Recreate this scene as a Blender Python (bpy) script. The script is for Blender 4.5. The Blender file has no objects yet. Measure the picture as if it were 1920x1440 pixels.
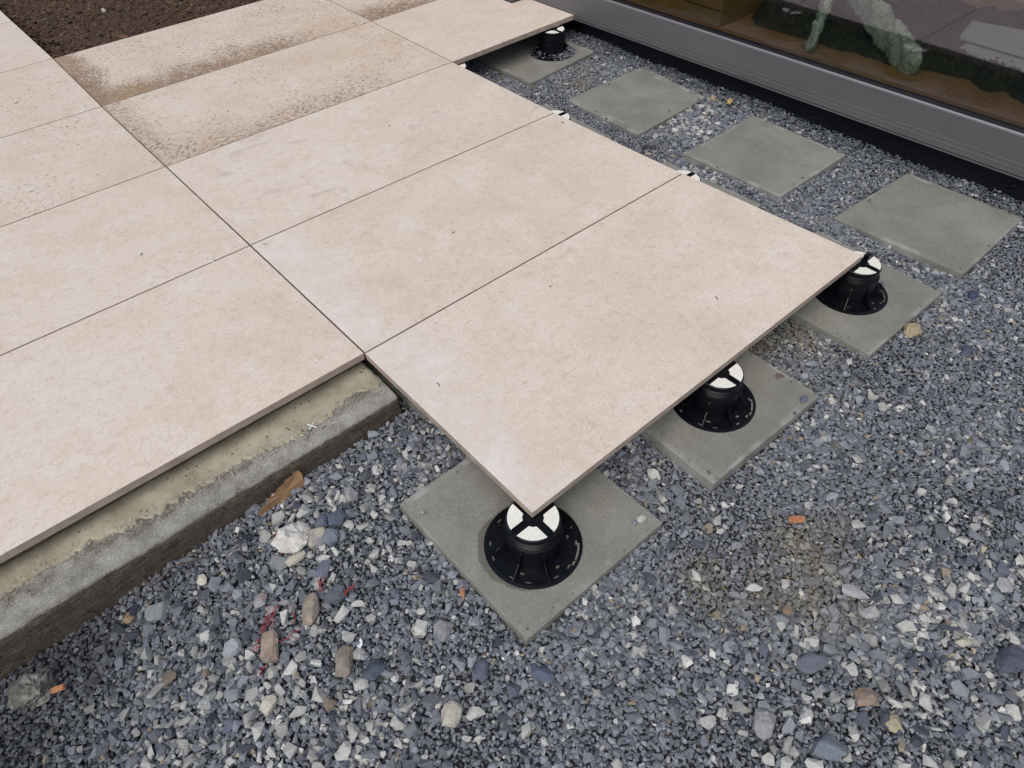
import bpy, bmesh, math, random
import numpy as np
from mathutils import Vector, Matrix, noise

random.seed(7); rng = np.random.default_rng(11)
S = bpy.context.scene
COL = S.collection
PI = math.pi

# ------------------------------------------------------------------ camera
cam = bpy.data.cameras.new('camera'); camo = bpy.data.objects.new('camera', cam)
COL.objects.link(camo); S.camera = camo
cam.sensor_width = 36; cam.lens = 36*1301.73/1920; cam.clip_start = .02; cam.clip_end = 300
a, b, c = -0.6946, 0.7516, -0.0341
camo.matrix_world = Matrix.Translation((-.4987, -1.1482, 1.1603)) @ (
    Matrix.Rotation(a, 4, 'Z') @ Matrix.Rotation(b, 4, 'X') @ Matrix.Rotation(c, 4, 'Z'))
S.render.resolution_x = 1024; S.render.resolution_y = 768

# ------------------------------------------------------------------ light
W = bpy.data.worlds.new('World'); S.world = W; W.use_nodes = True
wn = W.node_tree.nodes; wl = W.node_tree.links
sky = wn.new('ShaderNodeTexSky'); sky.sky_type = 'NISHITA'; sky.sun_disc = False
SUN_EL, SUN_AZ = math.radians(58), math.radians(-118)     # azimuth from +y towards +x
sky.sun_elevation = SUN_EL; sky.sun_rotation = SUN_AZ
sky.air_density = 1.0; sky.dust_density = 3.0; sky.ozone_density = 1.0
wn['Background'].inputs[1].default_value = 0.12
wl.new(sky.outputs[0], wn['Background'].inputs[0])
sun = bpy.data.lights.new('sun', 'SUN'); suno = bpy.data.objects.new('sun', sun); COL.objects.link(suno)
sun.energy = 1.3; sun.angle = math.radians(60); sun.color = (1, .945, .86)
sd = Vector((math.sin(SUN_AZ)*math.cos(SUN_EL), math.cos(SUN_AZ)*math.cos(SUN_EL), math.sin(SUN_EL)))
suno.rotation_euler = sd.to_track_quat('Z', 'Y').to_euler()
S.view_settings.view_transform = 'Standard'; S.view_settings.look = 'None'
S.view_settings.gamma = 1; S.view_settings.use_curve_mapping = False
S.view_settings.exposure = 0.27

# ------------------------------------------------------------------ helpers
def tag(o, label=None, cat=None, group=None, kind=None):
    if label: o['label'] = label
    if cat: o['category'] = cat
    if group: o['group'] = group
    if kind: o['kind'] = kind
    return o
def link(name, me, parent=None, mat=None):
    o = bpy.data.objects.new(name, me); COL.objects.link(o)
    if parent: o.parent = parent
    if mat: me.materials.append(mat)
    return o
def frombm(name, bm, mat=None, parent=None, smooth=False, loc=None):
    me = bpy.data.meshes.new(name)
    bmesh.ops.recalc_face_normals(bm, faces=bm.faces)
    bm.to_mesh(me); bm.free()
    if smooth: me.shade_smooth()
    o = link(name, me, parent, mat)
    if loc: o.location = loc
    return o
def empty(name, loc=(0, 0, 0), rz=0):
    o = bpy.data.objects.new(name, None); COL.objects.link(o)
    o.empty_display_size = .05; o.location = loc; o.rotation_euler.z = rz
    return o
def box(bm, x0, x1, y0, y1, z0, z1):
    vs = [bm.verts.new(p) for p in ((x0,y0,z0),(x1,y0,z0),(x1,y1,z0),(x0,y1,z0),(x0,y0,z1),(x1,y0,z1),(x1,y1,z1),(x0,y1,z1))]
    for f in ((0,3,2,1),(4,5,6,7),(0,1,5,4),(1,2,6,5),(2,3,7,6),(3,0,4,7)): bm.faces.new([vs[i] for i in f])
    return vs
def boxobj(name, dims, mat, parent=None, bev=0, seg=1):
    bm = bmesh.new(); box(bm, *dims)
    if bev: bmesh.ops.bevel(bm, geom=bm.edges[:], offset=bev, segments=seg, profile=.5, affect='EDGES')
    return frombm(name, bm, mat, parent)
def quadslab(name, pts, z0, z1, mat, bev=.0015, parent=None, chip=0):
    """prism over a plan quadrilateral, origin at its centroid"""
    cx = sum(p[0] for p in pts)/len(pts); cy = sum(p[1] for p in pts)/len(pts)
    bm = bmesh.new()
    lo = [bm.verts.new((p[0]-cx, p[1]-cy, z0-z1)) for p in pts]
    hi = [bm.verts.new((p[0]-cx, p[1]-cy, 0)) for p in pts]
    n = len(pts)
    bm.faces.new(hi); bm.faces.new(lo[::-1])
    for i in range(n): bm.faces.new([lo[i], lo[(i+1)%n], hi[(i+1)%n], hi[i]])
    bmesh.ops.recalc_face_normals(bm, faces=bm.faces)
    if bev: bmesh.ops.bevel(bm, geom=bm.edges[:], offset=bev, segments=2, profile=.6, affect='EDGES')
    if chip:
        es = [e for e in bm.edges if e.calc_length() > .1]
        bmesh.ops.subdivide_edges(bm, edges=es, cuts=50)
        for v in bm.verts:
            if abs(v.co.x) > 0 and True:
                q = noise.noise(Vector((v.co.x*60, v.co.y*60, v.co.z*60+cx*9)))
                if q > .25: v.co.x *= 1-(q-.25)*chip; v.co.y *= 1-(q-.25)*chip; v.co.z -= (q-.25)*.002
    return frombm(name, bm, mat, parent, loc=(cx, cy, z1))

class NT:
    def __init__(s, name):
        s.m = bpy.data.materials.new(name); s.m.use_nodes = True
        s.n = s.m.node_tree.nodes; s.l = s.m.node_tree.links
        s.b = s.n['Principled BSDF']; s.out = s.n['Material Output']
    def new(s, t, **k):
        n = s.n.new(t)
        for a_, v in k.items(): setattr(n, a_, v)
        return n
    def put(s, sock, v):
        if isinstance(v, bpy.types.NodeSocket): s.l.new(v, sock)
        elif v is not None: sock.default_value = v if not isinstance(v, tuple) or len(v) != 3 or sock.type != 'RGBA' else (*v, 1)
    def coord(s, kind='Object', scale=(1,1,1), rot=(0,0,0), src=None):
        m = s.new('ShaderNodeMapping')
        m.inputs['Scale'].default_value = scale; m.inputs['Rotation'].default_value = rot
        s.l.new(src if src else s.new('ShaderNodeTexCoord').outputs[kind], m.inputs[0]); return m.outputs[0]
    def noise(s, vec, scale, detail=5, rough=.55, dist=0, out='Fac'):
        n = s.new('ShaderNodeTexNoise'); s.l.new(vec, n.inputs['Vector'])
        n.inputs['Scale'].default_value = scale; n.inputs['Detail'].default_value = detail
        n.inputs['Roughness'].default_value = rough; n.inputs['Distortion'].default_value = dist
        return n.outputs[out]
    def vor(s, vec, scale, feature='F1', out='Distance', rand=1):
        n = s.new('ShaderNodeTexVoronoi'); n.feature = feature; s.l.new(vec, n.inputs['Vector'])
        n.inputs['Scale'].default_value = scale; n.inputs['Randomness'].default_value = rand
        return n.outputs[out]
    def ramp(s, fac, lo, hi, a=0., b=1., smooth=True):
        n = s.new('ShaderNodeMapRange'); n.interpolation_type = 'SMOOTHSTEP' if smooth else 'LINEAR'
        s.put(n.inputs[0], fac)
        for i, v in enumerate((lo, hi, a, b)): n.inputs[i+1].default_value = v
        return n.outputs[0]
    def math(s, op, a, b=None, clamp=False):
        n = s.new('ShaderNodeMath'); n.operation = op; n.use_clamp = clamp
        s.put(n.inputs[0], a)
        if b is not None: s.put(n.inputs[1], b)
        return n.outputs[0]
    def mix(s, fac, a, b, mode='MIX'):
        n = s.new('ShaderNodeMix'); n.data_type = 'RGBA'; n.blend_type = mode
        s.put(n.inputs[0], fac); s.put(n.inputs[6], a); s.put(n.inputs[7], b)
        return n.outputs[2]
    def attr(s, name, typ='GEOMETRY', out='Color'):
        n = s.new('ShaderNodeAttribute'); n.attribute_name = name; n.attribute_type = typ; return n.outputs[out]
    def bump(s, h, strength=.3, dist=.001, normal=None):
        n = s.new('ShaderNodeBump'); n.inputs['Strength'].default_value = strength
        n.inputs['Distance'].default_value = dist; s.l.new(h, n.inputs['Height'])
        if normal: s.l.new(normal, n.inputs['Normal'])
        return n.outputs[0]
    def done(s, color=None, rough=None, normal=None, metal=None, spec=None):
        if color is not None: s.put(s.b.inputs['Base Color'], color)
        if rough is not None: s.put(s.b.inputs['Roughness'], rough)
        if normal is not None: s.put(s.b.inputs['Normal'], normal)
        if metal is not None: s.put(s.b.inputs['Metallic'], metal)
        if spec is not None: s.put(s.b.inputs['Specular IOR Level'], spec)
        return s.m
def plain(name, color, rough=.6, metal=0, spec=.5, var=.12, scale=40, bumpd=.0003):
    t = NT(name); v = t.coord()
    n = t.noise(v, scale, 6)
    lo = tuple(x*(1-var) for x in color); hi = tuple(min(1, x*(1+var)) for x in color)
    return t.done(t.mix(t.ramp(n, .3, .7), lo, hi), t.ramp(n, 0, 1, max(.02, rough-.08), min(1, rough+.08)),
                  t.bump(t.noise(v, scale*8, 4), .4, bumpd), metal, spec)

# ------------------------------------------------------------------ materials
def stone_tile_material():
    t = NT('limestone_porcelain')
    tc = t.new('ShaderNodeTexCoord')
    add = t.new('ShaderNodeVectorMath'); add.operation = 'ADD'
    oi = t.new('ShaderNodeObjectInfo')
    sc = t.new('ShaderNodeVectorMath'); sc.operation = 'SCALE'
    cmb = t.new('ShaderNodeCombineXYZ')
    t.l.new(oi.outputs['Random'], cmb.inputs[0]); t.l.new(oi.outputs['Random'], cmb.inputs[1])
    t.l.new(cmb.outputs[0], sc.inputs[0]); sc.inputs['Scale'].default_value = 37
    t.l.new(tc.outputs['Object'], add.inputs[0]); t.l.new(sc.outputs[0], add.inputs[1])
    v = add.outputs[0]
    big = t.noise(v, 2.2, 5, .6, .6)
    mid = t.noise(v, 9, 7, .65, .3)
    col = t.mix(t.ramp(big, .3, .72), (.69, .615, .525), (.635, .54, .435))
    col = t.mix(t.ramp(mid, .46, .70, 0, .45), col, (.73, .685, .645))
    col = t.mix(t.ramp(t.noise(v, 4.3, 7, .72, .4), .5, .72, 0, .42), col, (.53, .415, .30))
    col = t.mix(t.ramp(t.noise(v, 34, 6, .75, .4), .5, .68, 0, .42), col, (.47, .375, .28))
    # fine fibrous fossils and flecks
    fl = t.noise(t.coord(src=v, scale=(1, 2.4, 1), rot=(0, 0, .5)), 62, 5, .75, 1.6)
    col = t.mix(t.ramp(fl, .53, .64, 0, .6), col, (.45, .35, .26))
    fl2 = t.noise(t.coord(src=v, scale=(2.0, 1, 1), rot=(0, 0, -.3)), 75, 4, .75, 2.2)
    col = t.mix(t.ramp(fl2, .54, .65, 0, .65), col, (.80, .755, .72))
    # rare dark pores
    sp = t.vor(v, 46, rand=1)
    spm = t.math('MULTIPLY', t.ramp(sp, .05, .12, 1, 0), t.ramp(t.noise(v, 19, 3), .56, .66))
    col = t.mix(t.math('MULTIPLY', spm, .6), col, (.27, .19, .14))
    # pale veins
    wv = t.new('ShaderNodeVectorMath'); wv.operation = 'ADD'
    nz = t.new('ShaderNodeTexNoise'); t.l.new(v, nz.inputs['Vector']); nz.inputs['Scale'].default_value = 7; nz.inputs['Detail'].default_value = 5
    s2 = t.new('ShaderNodeVectorMath'); s2.operation = 'SCALE'; s2.inputs['Scale'].default_value = .22
    t.l.new(nz.outputs['Color'], s2.inputs[0]); t.l.new(v, wv.inputs[0]); t.l.new(s2.outputs[0], wv.inputs[1])
    ve = t.vor(wv.outputs[0], 3.1, 'DISTANCE_TO_EDGE')
    vm = t.math('MULTIPLY', t.ramp(ve, .003, .010, 1, 0), t.ramp(t.noise(v, 3.7, 3), .57, .66))
    col = t.mix(t.math('MULTIPLY', vm, .38), col, (.76, .72, .69))
    # faint grey scuffs
    sc_ = t.noise(t.coord(src=v, scale=(1, 1.7, 1), rot=(0, 0, .8)), 6.5, 8, .75, .9)
    col = t.mix(t.ramp(sc_, .62, .78, 0, .3), col, (.33, .29, .26))
    chalk = t.attr('chalk', 'OBJECT', 'Fac'); sp0 = t.new('ShaderNodeSeparateXYZ'); t.l.new(tc.outputs['Object'], sp0.inputs[0])
    cm = t.math('MULTIPLY', t.ramp(t.math('ADD', sp0.outputs['X'], t.math('MULTIPLY', t.noise(v, 4, 5, .6), -.35)), -.76, -.56, 1, 0), t.ramp(t.noise(v, 9, 6, .7), .35, .65, .3, 1))
    col = t.mix(t.math('MULTIPLY', t.math('MULTIPLY', cm, chalk), .42), col, (.74, .735, .735))
    sm = t.attr('smudge', 'OBJECT', 'Fac')
    sn_ = t.noise(t.coord(src=v, scale=(1, 1.5, 1), rot=(0, 0, .5)), 4.6, 8, .78, 1.2)
    col = t.mix(t.math('MULTIPLY', t.math('MULTIPLY', t.ramp(sn_, .54, .70), sm), .55), col, (.36, .31, .27))
    # dirt: amount given per slab, splashes plus a wash along its front and left rims
    dirt = t.attr('dirt', 'OBJECT', 'Fac')
    mud = t.attr('mud', 'OBJECT', 'Fac')
    sep = t.new('ShaderNodeSeparateXYZ'); t.l.new(tc.outputs['Object'], sep.inputs[0])
    wob = t.noise(v, 7, 4, .6)
    front = t.ramp(t.math('ADD', sep.outputs['Y'], t.math('MULTIPLY', wob, -.24)), -.42, -.19, 1, 0)
    left = t.ramp(t.math('ADD', sep.outputs['X'], t.math('MULTIPLY', wob, -.20)), -.70, -.56, 1, 0)
    rightfade = t.ramp(sep.outputs['X'], -.1, .5, 1, .12)
    rim = t.math('MAXIMUM', t.math('MULTIPLY', front, rightfade), left)
    s1 = t.noise(t.coord(src=v, scale=(1, 1.9, 1), rot=(0, 0, .35)), 66, 4, .62, .8)
    thr = t.math('SUBTRACT', s1, t.math('MULTIPLY', t.math('MULTIPLY', rim, mud), -.17))
    big2 = t.ramp(t.noise(v, 3.3, 3), .3, .75, -.03, .035)
    thr = t.math('ADD', thr, t.math('ADD', big2, t.math('MULTIPLY', dirt, .115)))
    spl = t.math('MULTIPLY', t.ramp(thr, .66, .72), t.math('MINIMUM', t.math('MULTIPLY', dirt, 3), 1))
    col = t.mix(t.math('MULTIPLY', spl, .85), col, (.105, .060, .032))
    smear = t.math('MULTIPLY', t.math('MULTIPLY', rim, mud), t.math('MAXIMUM', t.ramp(t.noise(t.coord(src=v, scale=(1, 2.2, 1), rot=(0, 0, .25)), 42, 6, .8, .9), .47, .58, .12, .9), t.math('MULTIPLY', t.ramp(t.noise(v, 9, 5, .7), .5, .62), .38)))
    col = t.mix(smear, col, (.27, .155, .07))
    dk_ = t.math('MULTIPLY', t.math('MULTIPLY', rim, mud), t.ramp(t.noise(t.coord(src=v, scale=(1, 2.0, 1), rot=(0, 0, .25)), 60, 5, .8, .8), .52, .60, 0, .85))
    col = t.mix(dk_, col, (.10, .052, .022))
    thin = t.math('MULTIPLY', dirt, t.ramp(t.noise(v, 5, 6, .7), .35, .7, .12, .5))
    col = t.mix(thin, col, (.54, .395, .235))
    # raw body of the tile shows on its sides
    geo = t.new('ShaderNodeNewGeometry'); sn = t.new('ShaderNodeSeparateXYZ'); t.l.new(geo.outputs['Normal'], sn.inputs[0])
    side = t.ramp(t.math('ABSOLUTE', sn.outputs['Z']), .3, .75, 1, 0)
    col = t.mix(side, col, t.mix(t.ramp(t.noise(v, 30, 5), .3, .7), (.44, .36, .30), (.33, .26, .21)))
    h = t.noise(v, 420, 4, .6)
    r = t.ramp(mid, .2, .8, .42, .6)
    return t.done(col, r, t.bump(h, .25, .0004, t.bump(t.noise(v, 60, 5), .18, .0008)), spec=.4)

def concrete_material(damp=None):
    t = NT('damp_concrete' if damp else 'grey_concrete'); tc = t.new('ShaderNodeTexCoord')
    add = t.new('ShaderNodeVectorMath'); add.operation = 'ADD'
    oi = t.new('ShaderNodeObjectInfo'); cmb = t.new('ShaderNodeCombineXYZ')
    m9 = t.math('MULTIPLY', oi.outputs['Random'], 23)
    t.l.new(m9, cmb.inputs[0]); t.l.new(m9, cmb.inputs[1])
    t.l.new(tc.outputs['Object'], add.inputs[0]); t.l.new(cmb.outputs[0], add.inputs[1]); v = add.outputs[0]
    col = t.mix(t.ramp(t.noise(v, 5, 6, .65, .4), .3, .7), (.165, .169, .142), (.240, .244, .212))
    col = t.mix(t.ramp(t.noise(v, 11, 7, .7, .5), .5, .72, 0, .5), col, (.155, .148, .115))
    col = t.mix(t.ramp(t.noise(t.coord(src=v, scale=(1, 4, 1), rot=(0, 0, .6)), 14, 7, .75), .55, .75, 0, .4), col, (.33, .33, .31))
    col = t.mix(t.ramp(t.noise(v, 520, 3, .6), .52, .66, 0, .7), col, (.42, .415, .39))
    col = t.mix(t.ramp(t.noise(v, 380, 3, .6), .54, .68, 0, .6), col, (.09, .088, .075))
    col = t.mix(t.ramp(t.noise(v, 60, 6, .8), .54, .70, 0, .5), col, (.125, .12, .095))
    col = t.mix(t.ramp(t.noise(v, 28, 7, .8, .8), .58, .72, 0, .35), col, (.36, .36, .33))
    # worn pale rim
    sep = t.new('ShaderNodeSeparateXYZ'); t.l.new(tc.outputs['Object'], sep.inputs[0])
    ax = t.math('MAXIMUM', t.math('ABSOLUTE', sep.outputs['X']), t.math('ABSOLUTE', sep.outputs['Y']))
    col = t.mix(t.math('MULTIPLY', t.ramp(ax, .186, .194), t.ramp(t.noise(v, 12, 5), .45, .65, 0, .55)), col, (.38, .385, .36))
    scr = t.vor(t.coord(src=v, scale=(1, 1, 1)), 9, 'DISTANCE_TO_EDGE')
    col = t.mix(t.math('MULTIPLY', t.ramp(scr, .002, .008, 1, 0), t.ramp(t.noise(v, 7, 3), .60, .70, 0, .2)), col, (.42, .42, .40))
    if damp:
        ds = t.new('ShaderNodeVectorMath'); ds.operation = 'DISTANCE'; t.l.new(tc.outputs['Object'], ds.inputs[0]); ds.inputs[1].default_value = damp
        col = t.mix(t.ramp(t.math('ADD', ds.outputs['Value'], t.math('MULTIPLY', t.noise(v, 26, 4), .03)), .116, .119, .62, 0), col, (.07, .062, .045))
    return t.done(col, .85, t.bump(t.noise(v, 300, 5, .7), .5, .0006, t.bump(t.noise(v, 25, 4), .25, .0015)), spec=.3)

def gravel_material(name='crushed_stone'):
    t = NT(name); v = t.coord()
    col = t.attr('stone_colour')
    col = t.mix(t.ramp(t.noise(v, 140, 4, .6), .35, .7, 0, .45), col, t.mix(1., col, (.55, .57, .62), 'MULTIPLY'))
    col = t.mix(t.ramp(t.noise(v, 420, 3, .6), .5, .75, 0, .4), col, t.mix(1., col, (1.6, 1.55, 1.45), 'MULTIPLY'))
    return t.done(col, .72, t.bump(t.noise(v, 350, 4, .65), .5, .0012), spec=.35)

M = dict(
    tile=stone_tile_material(), concrete=concrete_material(), stones=gravel_material(),
    black=plain('black_polypropylene', (.0038, .0042, .0070), .30, 0, .24, .3, 60, .0006),
    pad=plain('white_rubber_pad', (.76, .76, .68), .55, 0, .4, .05, 90, .0002),
    alu=None, rubber=plain('black_rubber', (.008, .008, .009), .5, 0, .4),
    membrane=plain('black_membrane', (.0055, .0068, .0105), .75, 0, .25, .3, 9, .001),
    white=plain('white_plastic', (.72, .74, .76), .4, 0, .5, .04),
    red=plain('red_twine', (.36, .035, .04), .6, 0, .4, .15, 300),
    twig=plain('dry_brown_twig', (.07, .04, .022), .8, 0, .3, .4, 200),
    interior=plain('interior_plaster', (.42, .41, .39), .9, 0, .2, .04, 8),
    box=None, post=plain('anthracite_powder_coat', (.07, .073, .08), .45, 0, .5, .05, 30),
    paper=plain('white_paper', (.75, .77, .82), .8, 0, .3, .04),
)
t = NT('grey_powder_coat'); v = t.coord()
col = t.mix(t.ramp(t.noise(t.coord(scale=(1, .3, 1)), 6, 5), .3, .7), (.128, .127, .130), (.15, .148, .15))
col = t.mix(t.ramp(t.noise(v, 60, 6, .7), .62, .75, 0, .3), col, (.2, .2, .2))
M['alu'] = t.done(col, t.ramp(t.noise(v, 9, 5), .2, .8, .36, .5), t.bump(t.noise(v, 900, 2), .25, .0002), .25, .5)
t = NT('cardboard'); v = t.coord()
st = t.noise(t.coord(scale=(1, 1, 12)), 30, 4)
M['box'] = t.done(t.mix(t.ramp(t.noise(v, 7, 5), .3, .7), (.30, .20, .085), (.24, .155, .06)), .8, t.bump(st, .2, .001))
t = NT('oak_floor'); v = t.coord(scale=(9, 1, 1))
M['oak'] = t.done(t.mix(t.ramp(t.noise(v, 9, 8, .65, .8), .3, .7), (.36, .215, .10), (.24, .13, .055)), .42, spec=.4)
t = NT('artificial_turf'); v = t.coord()
M['turf'] = t.done(t.mix(t.ramp(t.noise(v, 70, 5, .7), .35, .7), (.014, .022, .019), (.045, .062, .050)), .6, t.bump(t.noise(v, 160, 4), .8, .004))
t = NT('foam_board'); M['foam'] = t.done((.42, .50, .54), .7)
t = NT('plastic_film'); v = t.coord()
cr = t.noise(t.coord(scale=(1, 1, 1)), 26, 7, .7, 2.5)
tr = t.new('ShaderNodeBsdfTransparent'); tr.inputs[0].default_value = (.72, .86, .82, 1)
gl = t.new('ShaderNodeBsdfPrincipled'); gl.inputs['Base Color'].default_value = (.80, .98, .96, 1); gl.inputs['Roughness'].default_value = .08
t.l.new(t.bump(cr, .8, .005), gl.inputs['Normal'])
mx = t.new('ShaderNodeMixShader'); t.l.new(t.ramp(cr, .3, .70, .28, .85), mx.inputs[0])
t.l.new(tr.outputs[0], mx.inputs[1]); t.l.new(gl.outputs[0], mx.inputs[2]); t.l.new(mx.outputs[0], t.out.inputs[0])
M['film'] = t.m
t = NT('window_glass')
tr = t.new('ShaderNodeBsdfTransparent'); tr.inputs[0].default_value = (.74, .745, .69, 1)
gs = t.new('ShaderNodeBsdfGlossy'); gs.inputs['Roughness'].default_value = 0; gs.inputs[0].default_value = (.84, .76, 1, 1)
lw = t.new('ShaderNodeLayerWeight'); lw.inputs[0].default_value = .5
fz = t.math('ADD', t.math('MULTIPLY', t.math('POWER', lw.outputs['Facing'], 5), .90), .095)
mx = t.new('ShaderNodeMixShader'); t.l.new(fz, mx.inputs[0]); t.l.new(tr.outputs[0], mx.inputs[1]); t.l.new(gs.outputs[0], mx.inputs[2])
t.l.new(mx.outputs[0], t.out.inputs[0]); M['glass'] = t.m

# ------------------------------------------------------------------ ground
# concrete base slabs in plan (front-left, front-right, back-right, back-left)
ZC = -.121
BASES = [
 ((-.1455,-.742),(.239,-.746),(.234,-.334),(-.1505,-.332)),
 ((.397,-.756),(.800,-.768),(.808,-.364),(.406,-.352)),
 ((1.019,-.776),(1.3946,-.782),(1.409,-.380),(1.012,-.374)),
 ((1.006,-.175),(1.405,-.175),(1.393,.222),(.996,.222)),
 ((.996,.468),(1.379,.470),(1.395,.850),(1.000,.854)),
 ((.036,-.170),(.436,-.174),(.440,.224),(.034,.228)),
 ((1.5176,-.784),(1.9336,-.780),(1.9265,-.400),(1.5023,-.3746)),
 ((1.4846,-.191),(1.8857,-.1915),(1.9059,.2146),(1.477,.2091)),
 ((1.4651,.4186),(1.8948,.4378),(1.9407,.812),(1.4741,.8125)),
 ((1.476,1.030),(1.906,1.070),(1.896,1.410),(1.470,1.430)),
]
def inside(px, py, q, mrg=0.):
    ok = np.ones_like(px, bool)
    for i in range(4):
        x0, y0 = q[i]; x1, y1 = q[(i+1) % 4]
        L = math.hypot(x1-x0, y1-y0)
        ok &= ((x1-x0)*(py-y0)-(y1-y0)*(px-x0))/L > mrg
    return ok
def g_height(x, y):
    """gravel surface"""
    x = np.asarray(x, float); y = np.asarray(y, float)
    z = -.1435 + 0*x
    z = z + .022*np.exp(-((x+.0)**2/.12**2+(y+.15)**2/.10**2))
    z = z + .014*np.exp(-((x+.3)**2/.3**2+(y+.16)**2/.10**2))
    z = z - .018*np.exp(-((x+.95)**2/.25**2+(y+.15)**2/.15**2))
    z = z + .010*(x > .9)*np.minimum((x-.9)/.4, 1)
    z = z + .028*np.exp(-((x-2.0)/.055)**2)
    z = z + .006*np.sin(x*7+1)*np.sin(y*6.3) + .004*np.sin(x*17+2)*np.cos(y*15)
    return z
# main sheet, finer near the terrace
def axis(lo, hi, step, far):
    c_ = list(np.arange(lo, hi+1e-6, step)); e = step
    l_, r_ = c_[0], c_[-1]
    while l_ > -far: e *= 1.6; l_ -= e; c_.insert(0, l_)
    e = step
    while r_ < far: e *= 1.6; r_ += e; c_.append(r_)
    return np.array(c_)
gx = axis(-1.6, 2.6, .04, 80); gy = axis(-2.2, 1.6, .04, 80)
X, Y = np.meshgrid(gx, gy, indexing='ij')
Z = g_height(X, Y)-.012
ids = np.arange(X.size).reshape(X.shape)
f = np.stack([ids[:-1, :-1], ids[1:, :-1], ids[1:, 1:], ids[:-1, 1:]], -1).reshape(-1, 4)
me = bpy.data.meshes.new('ground'); me.from_pydata(np.stack([X, Y, Z], -1).reshape(-1, 3).tolist(), [], f.tolist()); me.shade_smooth()
t = NT('ground_grit'); v = t.coord()
cc = t.vor(v, 110, out='Color'); ce = t.vor(v, 110, 'DISTANCE_TO_EDGE')
gcol = t.mix(t.math('MULTIPLY', cc, 1), (.028, .031, .037), (.13, .14, .16))
gcol = t.mix(t.ramp(ce, .02, .12, 1, 0), gcol, (.012, .012, .013))
gm = t.done(gcol, .9, t.bump(ce, 1., .006))
ground = tag(link('ground', me, None, gm), kind='structure')

# ------------------------------------------------------------------ gravel
def hull_stone(n, seed, flat=(1., .74, .5), boxy=.0):
    r = random.Random(seed); bm = bmesh.new()
    for _ in range(n):
        v_ = Vector((r.gauss(0, 1), r.gauss(0, 1), r.gauss(0, 1))).normalized()
        k = 1+r.uniform(-.12, .12)
        if boxy:
            m_ = max(abs(v_.x), abs(v_.y), abs(v_.z)); v_ = v_.lerp(v_/m_*.8, boxy)
        bm.verts.new((v_.x*flat[0]*k, v_.y*flat[1]*k, v_.z*flat[2]*k))
    res = bmesh.ops.convex_hull(bm, input=bm.verts[:])
    bmesh.ops.delete(bm, geom=[g for g in res['geom_interior'] if isinstance(g, bmesh.types.BMVert)], context='VERTS')
    bmesh.ops.triangulate(bm, faces=bm.faces[:])
    bmesh.ops.recalc_face_normals(bm, faces=bm.faces)
    return bm
PROTO = []
for i in range(48):
    bm = hull_stone(random.choice((9, 10, 11, 12, 13)), 100+i, (1.03, random.uniform(.64, .95), random.uniform(.40, .62)), random.uniform(.1, .7))
    bm.verts.index_update()
    vs = np.array([v_.co[:] for v_ in bm.verts]); fs = np.array([[v_.index for v_ in f_.verts] for f_ in bm.faces]); bm.free()
    PROTO.append((vs, fs))
def build_cloud(name, P, R_, C_, mat, tilt=.30):
    """P positions, R_ radii, C_ colours: every stone real geometry, joined in one mesh"""
    n = len(P); pid = rng.integers(0, len(PROTO), n)
    az = rng.uniform(0, 2*PI, n); tx = rng.normal(0, tilt, n); ty = rng.normal(0, tilt, n)
    V_, F_, K_ = [], [], []; off = 0
    for k, (vs, fs) in enumerate(PROTO):
        s = np.where(pid == k)[0]
        if not len(s): continue
        ca, sa = np.cos(az[s]), np.sin(az[s]); cx, sx = np.cos(tx[s]), np.sin(tx[s]); cy, sy = np.cos(ty[s]), np.sin(ty[s])
        o_ = np.zeros_like(ca); e_ = np.ones_like(ca)
        mat3 = lambda r_: np.stack([np.stack(q, -1) for q in r_], -2)
        Rz = mat3(((ca, -sa, o_), (sa, ca, o_), (o_, o_, e_)))
        Rx = mat3(((e_, o_, o_), (o_, cx, -sx), (o_, sx, cx))); Ry = mat3(((cy, o_, sy), (o_, e_, o_), (-sy, o_, cy)))
        Rm = Rx @ Ry @ Rz
        vv = np.einsum('nij,vj->nvi', Rm, vs)*R_[s][:, None, None]+P[s][:, None, :]
        ff = fs[None]+(np.arange(len(s))*len(vs))[:, None, None]+off
        V_.append(vv.reshape(-1, 3)); F_.append(ff.reshape(-1, 3)); K_.append(np.repeat(C_[s], len(vs), 0)); off += len(s)*len(vs)
    V_ = np.concatenate(V_); F_ = np.concatenate(F_); K_ = np.concatenate(K_)
    me = bpy.data.meshes.new(name)
    me.vertices.add(len(V_)); me.vertices.foreach_set('co', V_.ravel().astype(np.float32))
    me.loops.add(F_.size); me.loops.foreach_set('vertex_index', F_.ravel().astype(np.int32))
    me.polygons.add(len(F_)); me.polygons.foreach_set('loop_start', np.arange(0, F_.size, 3, dtype=np.int32))
    me.update(calc_edges=True); me.shade_flat()
    ca_ = me.color_attributes.new('stone_colour', 'FLOAT_COLOR', 'POINT')
    ca_.data.foreach_set('color', np.concatenate([K_, np.ones((len(K_), 1))], 1).ravel().astype(np.float32))
    print(name, n, 'stones', len(F_), 'tris')
    return link(name, me, None, mat)

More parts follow.
